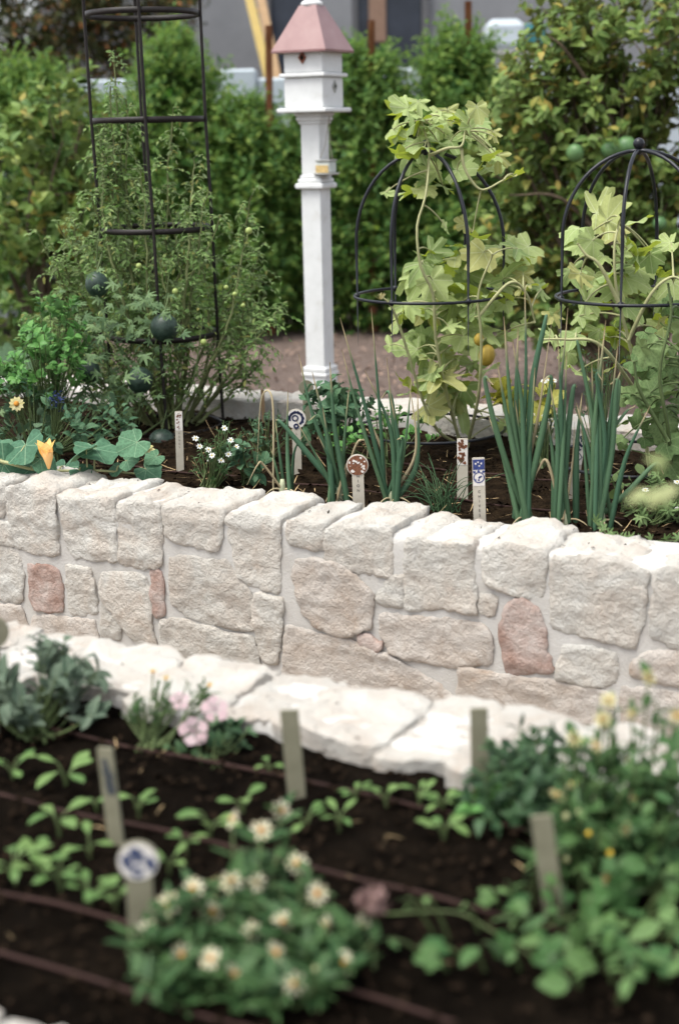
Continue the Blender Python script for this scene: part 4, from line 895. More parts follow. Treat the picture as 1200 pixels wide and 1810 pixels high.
# ================================================================== smaller plants of the far bed
def bush(name, label, cat, base, blobs, leaf, tp, m, per=7, limit=300, group=None, spray=.07, stem_m=STEMG, shell=.35, up=.7):
    root = empty(name, base, label, cat, group); base = np.asarray(base, float); st = MB(); PP = [[], [], [], []]
    for i, (c, r, n) in enumerate(blobs):
        P, D, N, S, B_, T, ln = crown(c, r, n, per, leaf, spray, shell=shell, up=up, seed=i*1.7+base[0]*3)
        k = P[:, 2] > ZN-.01
        for a, b in zip(PP, (P[k], D[k], N[k], S[k])): a.append(b)
        for j in range(n): st.tube(curve(base+rng.normal(size=3)*[.015, .015, 0], B_[j]+T[j]*ln[j], base*.4+B_[j]*.6+np.array([0, 0, -.02]), 7), np.linspace(.0035, .0012, 7), 4, False)
    st.obj('stems', stem_m, root)
    leaves(root, tp, m, *map(np.concatenate, PP), limit=limit)
    return root
q = aty(80, 720, 5.22); q[2] = ZF
def at_blob(px, py, Y, rx, ry, ryy, n): c = aty(px, py, Y); return (c, (pxr(rx, Y), ryy, pxr(ry, Y)), n)
bush('pepper_plant', 'bright green leafy pepper plant beside the iron cage', 'plant', q, [at_blob(90, 590, 5.22, 45, 50, .16, 28), at_blob(55, 650, 5.22, 48, 50, .18, 26), at_blob(110, 660, 5.2, 40, 50, .15, 16), at_blob(25, 690, 5.2, 40, 30, .15, 14)], .052, OVW, M_BASIL, per=8)
q = aty(60, 770, 5.0); q[2] = ZF
lowm = bush('leafy_ground_plant', 'low dark leafy plant under the pepper plant with one cream flower', 'plant', q, [at_blob(50, 730, 5.0, 65, 28, .2, 22), at_blob(140, 755, 4.95, 60, 24, .2, 18), at_blob(200, 760, 4.95, 40, 20, .15, 10), at_blob(10, 775, 4.9, 40, 25, .15, 10)], .05, OVW+OV[:2], M_KALE, per=6)
def flower(parent, c, r, petal_m, centre_m, npet=14, face=(0, -.55, .8), cr_=.3, rows=2, name='flower', droop=0.0, tp=None):
    f = unit(face); x = unit(np.cross(f, [.2, .1, 1.0])); y = np.cross(f, x); mb = MB(); P, D, N, S = [], [], [], []
    for rw in range(rows):
        for k in range(npet):
            a = 2*math.pi*(k+.5*rw)/npet+rng.normal()*.06; d = x*math.cos(a)+y*math.sin(a)
            P.append(c+d*r*.12+f*.002*rw); D.append(unit(d+f*(.12+.22*rw-droop))); N.append(unit(f+rng.normal(size=3)*.1)); S.append(r*(.95-.22*rw)*rng.uniform(.92, 1.06))
    scatter(mb, tp or PETAL, np.array(P), np.array(D), np.array(N), np.array(S))
    o = mb.obj(name, petal_m, parent)
    MB().sphere(np.asarray(c)+f*r*.12, r*cr_, 10, .7, axis=f).obj('flower_centre', centre_m, o)
    return o
flower(lowm, aty(30, 714, 4.9), .028, M_PETAL_Y, CENTRE, 11, (0, -.9, .35), .36, 1)
blue = bush('salvia', 'small dark blue flower spike among leaves under the cage', 'flower', [*aty(97, 770, 4.95)[:2], ZF], [at_blob(97, 722, 4.9, 14, 22, .04, 9)], .022, OV, leaf_mat('dark_blue_petal', (.02, .03, .09), (.05, .07, .16), trans=.1), per=7, limit=80, spray=.03)
# squash vine trailing over the cap
qb = aty(-20, 800, 4.55); qb[2] = ZF
SQL = [(45,806,84),(125,806,84),(178,806,80),(222,792,64),(240,815,56),(66,838,70),(105,845,62),(20,845,72),(262,815,50),(8,800,60),(270,838,44),(150,838,40),(205,835,44),(-20,830,80),(90,822,56)]
sq, _ = vine('squash_vine', 'squash vine with broad blue green leaves and one apricot blossom on the cap', 'vine', qb, [(x, y, s) for x, y, s in SQL], 4.42, .06, SQ, M_SQUASH, [[(-60,810,.1),(0,815,0),(60,830,0),(110,832,0),(180,832,0),(262,840,.05)]], STEMP, toward=.75)
bc = aty(86, 815, 4.36); mb = MB(); P, D, N, S = [], [], [], []
for k in range(5):
    a = k*1.257; d = np.array([math.cos(a)*.32, math.sin(a)*.32, .95]); P.append(bc+d*np.array([.02, .02, 0])); D.append(unit(d+np.array([-.1, 0, 0]))); N.append(unit(-np.array([math.cos(a), math.sin(a), -.2]))); S.append(.075)
leaves(sq, OV[:2], M_PETAL_O, P, D, N, S, name='blossom_petal'); MB().lathe(bc, [(.004, -.025), (.010, -.006), (.016, .012), (.017, .03), (.010, .03)], 12).obj('blossom_tube', M_PETAL_O, sq)
flower(sq, aty(257, 794, 4.4), .031, M_PETAL_Y, CENTREY, 12, (0, -.35, .95), .3, 2)
# white flowering plant, leafy clumps, kale, chives
q = aty(375, 850, 4.5); q[2] = ZF
wf = bush('white_flower_plant', 'small feathery plant with white flowers near the cap edge', 'flower plant', q, [at_blob(375, 825, 4.52, 32, 34, .07, 34), at_blob(400, 790, 4.56, 30, 22, .06, 16)], .026, LANCE, M_ZIN, per=8, spray=.045)
for (x, y) in ((346,775),(353,789),(369,795),(375,805),(371,812),(391,814),(404,803),(408,778),(397,757),(418,790)):
    flower(wf, aty(x, y, 4.47+rng.uniform(-.03, .05)), .0115, M_PETAL_W, CENTREY, 7, (rng.normal()*.4, -.7, .7), .22, 1)
q = aty(440, 845, 4.55); q[2] = ZF
bush('leafy_herb', 'dark green broad leaved herb between white flowers and onions', 'herb', q, [at_blob(440, 825, 4.55, 28, 30, .07, 14)], .055, OVW, M_KALE, per=5)
q = aty(470, 790, 4.9); q[2] = ZF
bush('feathery_herb', 'bluish green feathery herb behind the blue printed round marker', 'herb', q, [at_blob(470, 760, 4.9, 34, 24, .08, 26)], .024, LANCE, M_KALE, per=9, spray=.04)
q = aty(600, 790, 4.85); q[2] = ZF
kale = bush('kale', 'ruffled dark green kale in front of the birdhouse post', 'kale', q, [at_blob(598, 730, 4.85, 40, 38, .1, 20), at_blob(570, 765, 4.8, 30, 22, .08, 10)], .07, [ovate(.62, 8, .25, .4, .5, .3, .05), ovate(.7, 8, .2, .7, .5, -.3, .06)], M_KALE, per=6)
q = aty(690, 770, 4.75); q[2] = ZF
bush('small_leafy_seedlings', 'low green leaves among the onion stems under the melon trellis', 'plant', q, [at_blob(720, 760, 4.8, 60, 14, .12, 10), at_blob(640, 775, 4.7, 40, 12, .1, 8)], .04, OVW, M_BASIL, per=5)
q = aty(960, 780, 4.7); q[2] = ZF
wf2 = bush('white_alyssum', 'bush of tiny white flowers behind the tall onion clumps', 'flower plant', q, [at_blob(960, 740, 4.75, 26, 24, .08, 26)], .02, LANCE, M_ZIN, per=8, spray=.04)
for _ in range(26): flower(wf2, aty(952+rng.normal()*13, 748+rng.normal()*12, 4.66), .006, M_PETAL_W, CENTREY, 5, (rng.normal()*.4, -.8, .5), .25, 1)
for (x, y) in ((961, 674), (970, 670), (978, 673)):
    c = aty(x, y, 4.7); flower(wf2, c, .013, M_PETAL_W, CENTREY, 9, (0, -.4, .9), .25, 1); MB().tube(curve(c, q+[.02, 0, .1], (c+q)/2+[.03, 0, .1], 8), .0014, 5).obj('flower_stalk', STEMG, wf2)
q = aty(930, 790, 4.75); q[2] = ZF
bush('yellowing_leaf_clump', 'yellow green squash leaves drooping beside the melon trellis base', 'plant', q, [at_blob(905, 740, 4.75, 26, 40, .06, 6), at_blob(945, 715, 4.75, 26, 26, .06, 5)], .10, OVW, leaf_mat('yellow_leaf', (.24, .24, .05), (.36, .34, .09), trans=.35, vein=(.4, .4, .15)), per=3)
q = aty(1060, 800, 4.45); q[2] = ZF
bush('fern_leaf_herb', 'lacy green herb behind the widest onion clump', 'herb', q, [at_blob(1070, 660, 4.6, 26, 46, .06, 26), at_blob(1050, 740, 4.55, 30, 30, .06, 14)], .022, LANCE, M_KALE, per=10, spray=.05)
q = aty(1150, 925, 3.95); q[2] = ZF
wd = bush('trailing_weed', 'lacy green weed trailing over the stone cap at the photo edge', 'weed', q, [at_blob(1155, 905, 3.95, 40, 22, .06, 18), at_blob(1190, 880, 3.95, 30, 30, .06, 14)], .034, WML, M_CUKE, per=5, spray=.06)
cv = poly_curve([aty(1048, 920, 3.82), aty(1080, 950, 3.62), aty(1120, 957, 3.58), aty(1210, 955, 3.55)], 24); MB().tube(cv, .0022, 5).obj('runner', STEMG, wd)
P = [c+[0, 0, .006] for c in cv[1::2]]; leaves(wd, WML, M_CUKE, P, [unit(np.array([rng.normal(), rng.normal()*.6, .8])) for _ in P], [unit(np.array([rng.normal()*.4, -.8, .5])) for _ in P], .022)
for (x, y) in ((1140, 866), (1196, 852), (1197, 900)): flower(wd, aty(x, y, 3.9), .011, M_PETAL_W, CENTREY, 9, (0, -.3, .9), .25, 1)
q = aty(1125, 890, 4.1); q[2] = ZF
bush('round_leaf_seedling', 'small round leaved seedling in bare soil beside the onions', 'seedling', [*aty(1100, 880, 4.1)[:2], ZF], [at_blob(1100, 865, 4.1, 14, 10, .03, 5)], .045, [ovate(.9, 6, .1, .3, .5)], M_CUKE, per=2)

# ---- onions
def onion(label, base, tips, Y=None, wid=.0085):
    tips = list(tips)
    for _ in range(max(1, len(tips)//3)):
        t0 = [p for p in tips[int(rng.integers(0, len(tips)))] if not isinstance(p, str)][-1]; e = (t0[0]+rng.normal()*16, base[1]-(base[1]-t0[1])*rng.uniform(.5, .95)); md = (base[0]*.45+e[0]*.55+rng.normal()*5, base[1]*.45+e[1]*.55)
        tips.append([md, e]+([(e[0]+rng.choice([-1, 1])*rng.uniform(8, 22), e[1]+rng.uniform(-2, 22))] if rng.random() < .45 else []))
    for _ in range(int(rng.integers(0, 3))):
        sx_ = rng.choice([-1, 1]); hh = rng.uniform(30, 190); dx_ = rng.uniform(4, 40); tips.append([(base[0]+sx_*dx_, base[1]-hh), (base[0]+sx_*(dx_+rng.uniform(4, 20)), base[1]-hh+rng.uniform(-6, 12)), (base[0]+sx_*(dx_+rng.uniform(8, 34)), base[1]-hh*rng.uniform(.3, .85)), 'd'])
    b = onz(*base, ZF); Y = b[1]; root = empty('onion_clump', b, label, 'onions', 'green onion clumps along the far bed')
    for tp in tips:
        dry = tp[-1] == 'd'; pts = [p for p in tp if not isinstance(p, str)]
        dy = rng.uniform(-.05, .07); s = np.array([np.clip(rng.normal(), -1.5, 1.5)*.022, rng.normal()*.020, -.02])
        q = [b+s, b+s+[0, 0, .05]] + [aty(x, y, Y+dy*(i+1)/len(pts)) for i, (x, y) in enumerate(pts)]
        q[1] = b+s+(q[2]-b-s)*.12+np.array([0, 0, .012]); c = poly_curve(q, 26) if len(pts) < 3 else poly_curve(q, 30); n = len(c); t = np.linspace(0, 1, n)
        wv = wid*rng.uniform(.62, 1.05)*(.55 if dry else 1); rad = wv*(.85+.25*np.sin(t*math.pi*.9))*np.clip((1-t)*2.2, .06, 1)**.7
        MB().tube(c, rad, 9).obj('leaf', M_ONDRY if dry else M_ONION, root)
    MB().lathe(b+[0, 0, -.02], [(.010, 0), (.014, .02), (.010, .05), (.006, .07)], 10).obj('bulb', plain('onion_bulb', (.38, .40, .26), .5), root)
    for k in range(3):
        d = np.array([rng.normal(), -.6, 0]); MB().tube(curve(b+[0, 0, .01], b+unit(d)*rng.uniform(.04, .09)+[0, 0, -.005], b+unit(d)*.03+[0, 0, .04], 8), np.linspace(.004, .001, 8), 5).obj('dry_skin', M_ONDRY, root)
onion('smallest three leaved onion clump, beside the dark leafy herb', (500, 874), [[(494, 800), (487, 742)], [(508, 790), (509, 690)], [(520, 800), (537, 768)]], wid=.0065)
onion('onion clump with a kinked yellow leaf, crossing the round marker', (600, 884), [[(555, 740), (528, 626)], [(578, 770), (552, 658)], [(592, 760), (583, 640)], [(555, 815), (500, 750), (488, 742)], [(572, 830), (522, 740)], [(607, 800), (617, 682)], [(585, 800), (570, 720)]])
onion('onion clump rising beside the brown round marker', (692, 890), [[(650, 735), (601, 562)], [(672, 740), (656, 545)], [(700, 800), (683, 632)], [(676, 800), (650, 740), (652, 735), 'd'], [(715, 790), (728, 662)], [(690, 760), (645, 655)], [(734, 800), (722, 665), 'd'], [(736, 820), (738, 690)], [(705, 790), (690, 700)]])
onion('tallest onion clump, in front of the yellow melon', (928, 925), [[(928, 700), (927, 497)], [(912, 720), (915, 580)], [(938, 700), (962, 572), (966, 556)], [(900, 760), (878, 640)], [(890, 810), (863, 735)], [(935, 780), (945, 650)], [(946, 760), (975, 565), 'd'], [(905, 740), (890, 560)], [(922, 720), (905, 600)]], wid=.0086)
onion('onion clump standing in front of the blue diamond marker', (1000, 928), [[(988, 750), (1003, 545)], [(985, 780), (972, 680)], [(978, 820), (965, 730)], [(1000, 800), (1012, 690), (1019, 684)], [(992, 740), (985, 600)], [(1010, 830), (1015, 745), 'd'], [(996, 760), (1001, 620)]], wid=.0088)
onion('widest onion clump with leaves leaning over bare soil', (1062, 930), [[(1050, 760), (1070, 566)], [(1048, 760), (1022, 615), (1018, 605)], [(1080, 800), (1088, 690), (1096, 655)], [(1072, 790), (1092, 602)], [(1105, 810), (1148, 718)], [(1065, 800), (1100, 735), (1122, 717)], [(1040, 800), (1018, 712)], [(1060, 760), (1065, 640)], [(1050, 780), (1045, 640)], [(1035, 830), (1025, 735)], [(1055, 740), (1058, 600)]], wid=.0088)
# chives
ch = empty('chives', onz(785, 905, ZF), 'thin grassy chive tuft beside the printed CHIVES marker', 'chives'); cb0 = np.array(ch.location)
for k in range(46):
    d = np.array([rng.normal()*.07, rng.normal()*.05, rng.uniform(.06, .19)]); s = cb0+rng.normal(size=3)*[.022, .018, 0]-[0, 0, .01]
    MB().tube(curve(s, s+d, s+d*.5+np.array([0, 0, .05]), 8), np.linspace(.0022, .0007, 8), 4, False).obj('leaf', M_CHIVE, ch)

# ---- plant markers
def marker(label, base, top, wid, kind, zsoil, backm=False, tex=None, text=None, toff=.03, yaw=0.0, tsize=.012, disc=.03, thick=.006, panel_h=.07, stake_m=None, gap=1.25):
    b = onz(*base, zsoil); t = aty(*top, b[1]+.004); root = empty('plant_marker', b, label, 'plant marker', 'garden plant markers')
    Yv = unit(t-b); Xv = unit(np.cross(Yv, [math.sin(yaw), math.cos(yaw), 0])); Zv = np.cross(Xv, Yv); h = float(np.linalg.norm(t-b)); Lf = -1.0
    if Zv[1] > 0: Zv = -Zv
    if Xv[0] < 0: Xv = -Xv
    m = stake_m or (BACKC if backm else CERAM); w2 = wid/2; mb = MB()
    hs_ = h if kind == 'rect' else h-disc
    c_ = .0016
    sh = [(-w2, -.07), (w2, -.07), (w2, hs_-c_), (w2-c_, hs_), (-w2+c_, hs_), (-w2, hs_-c_)]
    mb.prism(sh, b, Xv, Yv, Zv, -thick/2, thick/2); mb.smooth = False; mb.obj('stake', m, root)
    if kind == 'round':
        an = np.arange(32)*2*math.pi/32; mb = MB().prism([(disc*math.cos(a), disc*math.sin(a)) for a in an], b+Yv*(h-disc), Xv, Yv, Zv, -thick*.55, thick*.55); mb.smooth = False; mb.obj('disc_head', m, root)
    if tex is not None:
        ps = [( -w2*.94, hs_-panel_h), (w2*.94, hs_-panel_h), (w2*.94, hs_-.003), (-w2*.94, hs_-.003)]; oo = b
        if kind == 'round': an = np.arange(32)*2*math.pi/32; ps = [(disc*.95*math.cos(a), disc*.95*math.sin(a)) for a in an]; oo = b+Yv*(h-disc)
        mb = MB().prism(ps, oo, Xv, Yv, Zv, thick*.55, thick*.55+.0006); mb.smooth = False; pn = mb.obj('printed_panel', CREAMG, root)
        tex(pn, oo, Xv, Yv, Zv, thick*.55+.0008, w2*.94 if kind == 'rect' else disc*.95, hs_, panel_h)
    if text:
        cu = bpy.data.curves.new('lettering', 'FONT'); cu.body = '\n'.join(text); cu.size = tsize; cu.align_x = 'CENTER'; cu.space_line = gap; cu.extrude = .0002
        tmp = bpy.data.objects.new('tmp', cu); lm = bpy.data.meshes.new_from_object(tmp); bpy.data.objects.remove(tmp); lm.materials.clear(); lm.materials.append(INK); to = bpy.data.objects.new('lettering', lm); col.objects.link(to); to.parent = root
        tp = b+Yv*(hs_-toff-tsize)+Zv*(thick*.5+.0006)-np.array(root.location)
        to.matrix_local = Matrix(((Xv[0], Yv[0], Zv[0], tp[0]), (Xv[1], Yv[1], Zv[1], tp[1]), (Xv[2], Yv[2], Zv[2], tp[2]), (0, 0, 0, 1)))
    return root, b, Xv, Yv, Zv, hs_
def patches(nm, pn, oo, X, Y, Z, d, spec, m):
    mb = MB()
    for pl in spec: mb.prism(pl, oo, X, Y, Z, d, d+.0006)
    mb.smooth = False; return mb.obj(nm, m, pn)
def blob(cx, cy, r, n=9, j=.4): return [(cx+r*(1+rng.uniform(-j, j))*math.cos(a), cy+r*(1+rng.uniform(-j, j))*math.sin(a)) for a in np.arange(n)*2*math.pi/n]
def ringp(cx, cy, r0, r1, a0=0, a1=360, n=26):
    an = np.radians(np.linspace(a0, a1, n)); out = []
    for i in range(n-1): out.append([(cx+r0*math.cos(an[i]), cy+r0*math.sin(an[i])), (cx+r1*math.cos(an[i]), cy+r1*math.sin(an[i])), (cx+r1*math.cos(an[i+1]), cy+r1*math.sin(an[i+1])), (cx+r0*math.cos(an[i+1]), cy+r0*math.sin(an[i+1]))])
    return out
def tex_blue(pn, o, X, Y, Z, d, w2, hs_, ph):       # cobalt band above a round medallion
    sp = [[(-w2, hs_-ph*.42), (w2, hs_-ph*.42), (w2, hs_-.004), (-w2, hs_-.004)]]
    sp += ringp(0, hs_-ph*.70, w2*.80, w2*.98); sp += [blob(-w2*.8, hs_-ph*.50, w2*.25), blob(w2*.8, hs_-ph*.50, w2*.25), blob(0, hs_-ph*.47, w2*.22)]
    sp += [blob(rng.normal()*w2*.3, hs_-ph*.70+rng.normal()*w2*.3, w2*.16) for _ in range(7)]
    patches('blue_print', pn, o, X, Y, Z, d, sp, BLUE)
    patches('white_print', pn, o, X, Y, Z, d+.0008, [blob(x*w2, hs_-ph*y, w2*.15, 7) for x, y in ((-.55, .2), (-.1, .14), (.45, .2), (.1, .28))], CREAMG)
def tex_brown(pn, o, X, Y, Z, d, w2, hs_, ph):
    patches('brown_print', pn, o, X, Y, Z, d, [blob(rng.uniform(-.7, .7)*w2, hs_-rng.uniform(.05, .93)*ph, w2*rng.uniform(.2, .42), 8, .55) for _ in range(26)], BRNG)
def tex_brown2(pn, o, X, Y, Z, d, w2, hs_, ph):
    patches('brown_print', pn, o, X, Y, Z, d, [blob(rng.uniform(-.6, .6)*w2, hs_-rng.uniform(.08, .9)*ph, w2*rng.uniform(.1, .24), 7, .6) for _ in range(24)], BRNG)
def tex_diamond(pn, o, X, Y, Z, d, w2, hs_, ph):
    sp = [blob(rng.uniform(-.8, .8)*w2, hs_-rng.uniform(.05, .5)*ph, w2*rng.uniform(.1, .3), 7, .5) for _ in range(22)]
    cy = hs_-ph*.74
    for s0 in ((1, 1), (1, -1), (-1, 1), (-1, -1)): sp.append([(0, cy+s0[1]*w2*1.0), (s0[0]*w2*.95, cy), (s0[0]*w2*.75, cy), (0, cy+s0[1]*w2*.78)])
    patches('blue_print', pn, o, X, Y, Z, d, sp, BLUEBLK)
def disc_brown(pn, o, X, Y, Z, d, r, hs_, ph):
    an = np.arange(28)*2*math.pi/28
    patches('brown_print', pn, o, X, Y, Z, d, [[(r*.97*math.cos(a), r*.97*math.sin(a)) for a in an]], BRNG)
    patches('cream_print', pn, o, X, Y, Z, d+.0008, [blob(x*r, y*r, s*r, 7, .6) for x, y, s in ((-.35, .45, .16), (-.1, .35, .12), (.1, .25, .1), (-.75, .3, .12), (.35, .1, .09), (.55, -.1, .12), (.6, -.35, .12), (.45, -.6, .16), (-.5, -.6, .16), (-.7, -.05, .06), (.7, .35, .1), (.35, .7, .12), (-.4, .2, .08), (0, .2, .07), (.4, -.2, .07))], CREAMG)
def disc_blue(pn, o, X, Y, Z, d, r, hs_, ph, m=BLUEBLK):
    sp = ringp(0, .05*r, r*.55, r*.8, -60, 200) + ringp(-.1*r, .1*r, r*.2, r*.36) + ringp(0, -.75*r, r*.1, r*.3) + [blob(.75*r*math.cos(a), .75*r*math.sin(a), r*.16, 7, .5) for a in np.arange(-.4, 3.4, .55)]
    patches('blue_print', pn, o, X, Y, Z, d, sp, m)
marker('rectangular marker with brown bird print under the iron cage', (319, 829), (316, 727), .0260, 'rect', ZF, tex=tex_brown2, text='HONEY', toff=.070, tsize=.0085, panel_h=.066, gap=1.45)
marker('round headed marker with blue black print behind crossed onion leaves', (526, 838), (523, 723), .029, 'round', ZF, tex=disc_blue, text='KALE', toff=.014, tsize=.009, disc=.0335, gap=1.6)
marker('round headed marker with brown floral disc lettered ONION', (635, 915), (631, 803), .0345, 'round', ZF, tex=disc_brown, text='ONION', toff=.011, tsize=.0115, disc=.0325, gap=1.25)
marker('rectangular marker with cobalt blue print lettered CHIVES', (848, 945), (845, 809), .0345, 'rect', ZF, tex=tex_blue, text='CHIVES', toff=.090, tsize=.0105, panel_h=.080, gap=1.30)
marker('rectangular marker with worn brown print behind the chives', (817, 885), (817, 775), .0335, 'rect', ZF, tex=tex_brown, panel_h=.082, yaw=.15)
marker('slanted marker with blue black diamond print behind the onions', (1010, 878), (1026, 768), .033, 'rect', ZF, tex=tex_diamond, panel_h=.095, yaw=-.3)
marker('plain grey round headed marker beside the base of the birdhouse post', (543, 790), (541, 672), .026, 'round', ZF, backm=True, disc=.0270, stake_m=BACKC)
marker('plain beige round headed marker behind the kale', (608, 795), (604, 702), .026, 'round', ZF, disc=.0305)
o = MB().box(onz(466, 745, ZF)+[0, 0, .05], .014, .014, .16, bev=.002).obj('short_stake', TANWOOD); tag(o, 'short bare brown wooden stake beyond the feathery herb', 'stake')
GB = marker('plain upright beige marker before the white stone, beside a seedling', (525, 1412), (511, 1255), .0300, 'rect', ZN, backm=True, yaw=.05)
marker('plain beige marker standing in front of the dark green herb', (848, 1410), (846, 1252), .0285, 'rect', ZN, backm=True, yaw=.0)
_, b, X, Y_, Z, h_ = marker('leaning beige marker with a dark smear down its front', (207, 1492), (186, 1322), .0265, 'rect', ZN, backm=True, yaw=.35)
patches('smear', None or _, b, X, Y_, Z, .0035, [blob(.0, h_-.035, .008, 14, .3), blob(.003, h_-.046, .008, 14, .3), blob(.003, h_-.058, .009, 14, .3), blob(.004, h_-.07, .008, 14, .3), blob(-.002, h_-.022, .006, 14, .3)], plain('grey_smear', (.05, .055, .06), .9))
marker('plain beige marker overgrown by trailing vine leaves', (980, 1625), (956, 1442), .0295, 'rect', ZN, backm=True, yaw=.1)
def disc_blue2(pn, o, X, Y, Z, d, r, hs_, ph):
    sp = ringp(-.05*r, -.55*r, r*.14, r*.34, 0, 360, 16) + [blob(x*r, y*r, q*r, 9, .35) for x, y, q in ((-.62, .12, .26), (-.5, -.2, .24), (-.15, .55, .24), (.15, .48, .2), (.62, .0, .26), (.66, -.3, .2), (.0, .15, .2), (.3, .1, .12), (-.35, .3, .14))] 
    patches('blue_print', pn, o, X, Y, Z, d, sp, plain('slate_blue_glaze', (.05, .065, .13), .4))
marker('round headed marker with slate blue print rising from cream zinnias', (252, 1665), (243, 1487), .036, 'round', ZN, backm=True, tex=disc_blue2, disc=.0285, stake_m=BACKC)
marker('blurred round headed beige marker behind the sage at the photo edge', (-14, 1290), (-14, 1088), .030, 'round', ZN, backm=True, disc=.032)

# ---- drip lines and hose
def drip(label, n, u0, u1, z, m=DRIP, wav=.010, r=.0034):
    us = np.linspace(u0, u1, 60); pts = [UN(u, n+wav*mnoise.noise(Vector((u*2.0, n*5, 0)))*2, z+.006+.010*mnoise.noise(Vector((u*5, n, 3)))) for u in us]
    o = MB().tube(pts, r, 8).obj('drip_line', m); tag(o, label, 'drip line', 'brown drip irrigation lines')
drip('brown drip line running along the soil closest to the bottom edge', 1.29, -2.7, .1, ZN)
drip('brown drip line passing the cream zinnias and the blue printed marker', 1.425, -2.7, .1, ZN)
drip('brown drip line through the middle of the seedling bed', 1.675, -2.7, .1, ZN)
drip('brown drip line at the foot of the upright beige marker', 1.93, -2.7, .1, ZN)
for n, l in ((3.72, 'thin drip line behind the front onions of the far bed'), (3.93, 'thin drip line under the front of the iron cage'), (4.3, 'thin drip line behind the kale')): drip(l, n, -4.3, .1, ZF-.004, r=.0036)

# ================================================================== near bed plants
q = onz(60, 1300, ZN)
bush('sage', 'grey green sage plant beside the white cap stones', 'herb', q, [at_blob(50, 1225, 2.52, 60, 45, .1, 14), at_blob(125, 1215, 2.52, 50, 35, .08, 9), at_blob(20, 1270, 2.48, 50, 30, .08, 7), at_blob(130, 1265, 2.48, 40, 25, .06, 5)], .060, OV+LANCE[:1], M_SAGE, per=7, spray=.05, up=.9)
q = onz(265, 1320, ZN)
mg = bush('marigold', 'small ferny marigold in bud between sage and pink petunia', 'flower plant', q, [at_blob(265, 1260, 2.45, 30, 36, .05, 22), at_blob(340, 1250, 2.47, 26, 22, .04, 9)], .022, LANCE+OV[:1], M_ZIN, per=8, spray=.035, up=1.0)
for (x, y) in ((271,1188),(294,1200),(371,1212)):
    c = aty(x, y, 2.46); flower(mg, c, .008, M_PETAL_Y, CENTRE, 7, (0, -.3, 1), .5, 1, droop=-.6); MB().tube(curve(c, q+[0, 0, .06], (c+q)/2, 6), .0016, 5).obj('flower_stalk', STEMG, mg)
q = onz(370, 1345, ZN)
pt = bush('petunia', 'pale pink petunia flowering against the white cap', 'flower plant', q, [at_blob(365, 1325, 2.4, 45, 22, .05, 14), at_blob(415, 1310, 2.42, 30, 18, .04, 6)], .042, OV, M_DKG, per=5, spray=.04)
for (x, y, r) in ((343,1292,.027),(380,1254,.025),(318,1238,.018)):
    flower(pt, aty(x, y, 2.36), r, M_PETAL_P, plain('petunia_throat', (.35, .22, .26), .7), 5, (.1, -.85, .45), .14, 1, tp=[ovate(.95, 4, .05, .3, .68, 0, .01)])
q = onz(925, 1440, ZN)
bush('dark_basil', 'dark green herb in front of the white cap beside a marker', 'herb', q, [at_blob(930, 1370, 2.12, 55, 42, .09, 24), at_blob(900, 1420, 2.08, 60, 30, .08, 14), at_blob(975, 1400, 2.1, 45, 36, .08, 14)], .046, OV+LANCE[:1], M_DKG, per=6, spray=.045, up=.9)
q = onz(860, 1420, ZN)
bush('low_herb', 'low green seedling cluster at the foot of the marker near the cap', 'herb', q, [at_blob(850, 1415, 2.1, 40, 22, .05, 10)], .034, OV, M_BASIL, per=5, spray=.03)

def zinnia(label, base, fl, fillers, petal_m, Yf, leaf=.045, rad=(.0155, .0185), cm=CENTRE):
    root = empty('zinnia', base, label, 'zinnia bush', 'zinnia bushes of the near bed'); base = np.asarray(base, float); st = MB(); P, D, N, S = [], [], [], []
    tops = [(aty(x, y, Yf(y)+rng.normal()*.02), True) for x, y in fl] + [(aty(x, y, Yf(y)+rng.uniform(-.03, .08)), False) for x, y in fillers]
    for c, isf in tops:
        c[2] = max(c[2], ZN+.05); g = base+np.array([(c[0]-base[0])*.55, (c[1]-base[1])*.55, 0]); g[2] = ZN-.01
        q = curve(g, c, (g+c)/2+np.array([rng.normal()*.015, rng.normal()*.015, .0]), 12); st.tube(q, np.linspace(.0024, .0016, 12), 5, False)
        for k in range(2, 12):
            if rng.random() < .25: continue
            a = k*1.57+rng.normal()*.3
            for s in (0, math.pi):
                d = np.array([math.cos(a+s), math.sin(a+s), .45]); P.append(q[k]); D.append(unit(d+rng.normal(size=3)*.15)); N.append(unit(np.array([0, 0, 1.0])+rng.normal(size=3)*.25-d*.25)); S.append(leaf*rng.uniform(.6, 1.15))
        if not isf and rng.random() < .22: MB().sphere(c+[0, 0, .006], rng.uniform(.003, .0055), 8, 1.2).obj('bud', STEMP if rng.random() < .75 else CENTREY, root)
        if isf:
            r = rng.uniform(*rad); flower(root, c, r*rng.uniform(.9, 1.2), petal_m, cm, int(rng.integers(8, 11)), (rng.normal()*.55, -.7+rng.normal()*.25, .6+rng.normal()*.3), .26, 1, tp=RAY, droop=rng.choice([.12, .1, .0, -.15]))
    st.obj('stems', STEMG, root); leaves(root, LANCE+OV[:1], M_ZIN, P, D, N, S)
    return root
FL1 = [(497,1433),(412,1448),(462,1468),(525,1527),(410,1558),(342,1572),(378,1612),(260,1650),(500,1630),(578,1637),(487,1686),(447,1688),(375,1722),(522,1782),(640,1640),(560,1580),(455,1560),(320,1690),(420,1775),(300,1600),(610,1740)]
FI1 = [(440,1500),(480,1540),(380,1590),(320,1640),(260,1700),(300,1720),(420,1650),(540,1600),(560,1680),(600,1720),(450,1740),(340,1780),(560,1790),(620,1780),(260,1780),(230,1640),(500,1500),(470,1600),(300,1590),(520,1730),(400,1800),(480,1800),(610,1650),(240,1740),(660,1760)]
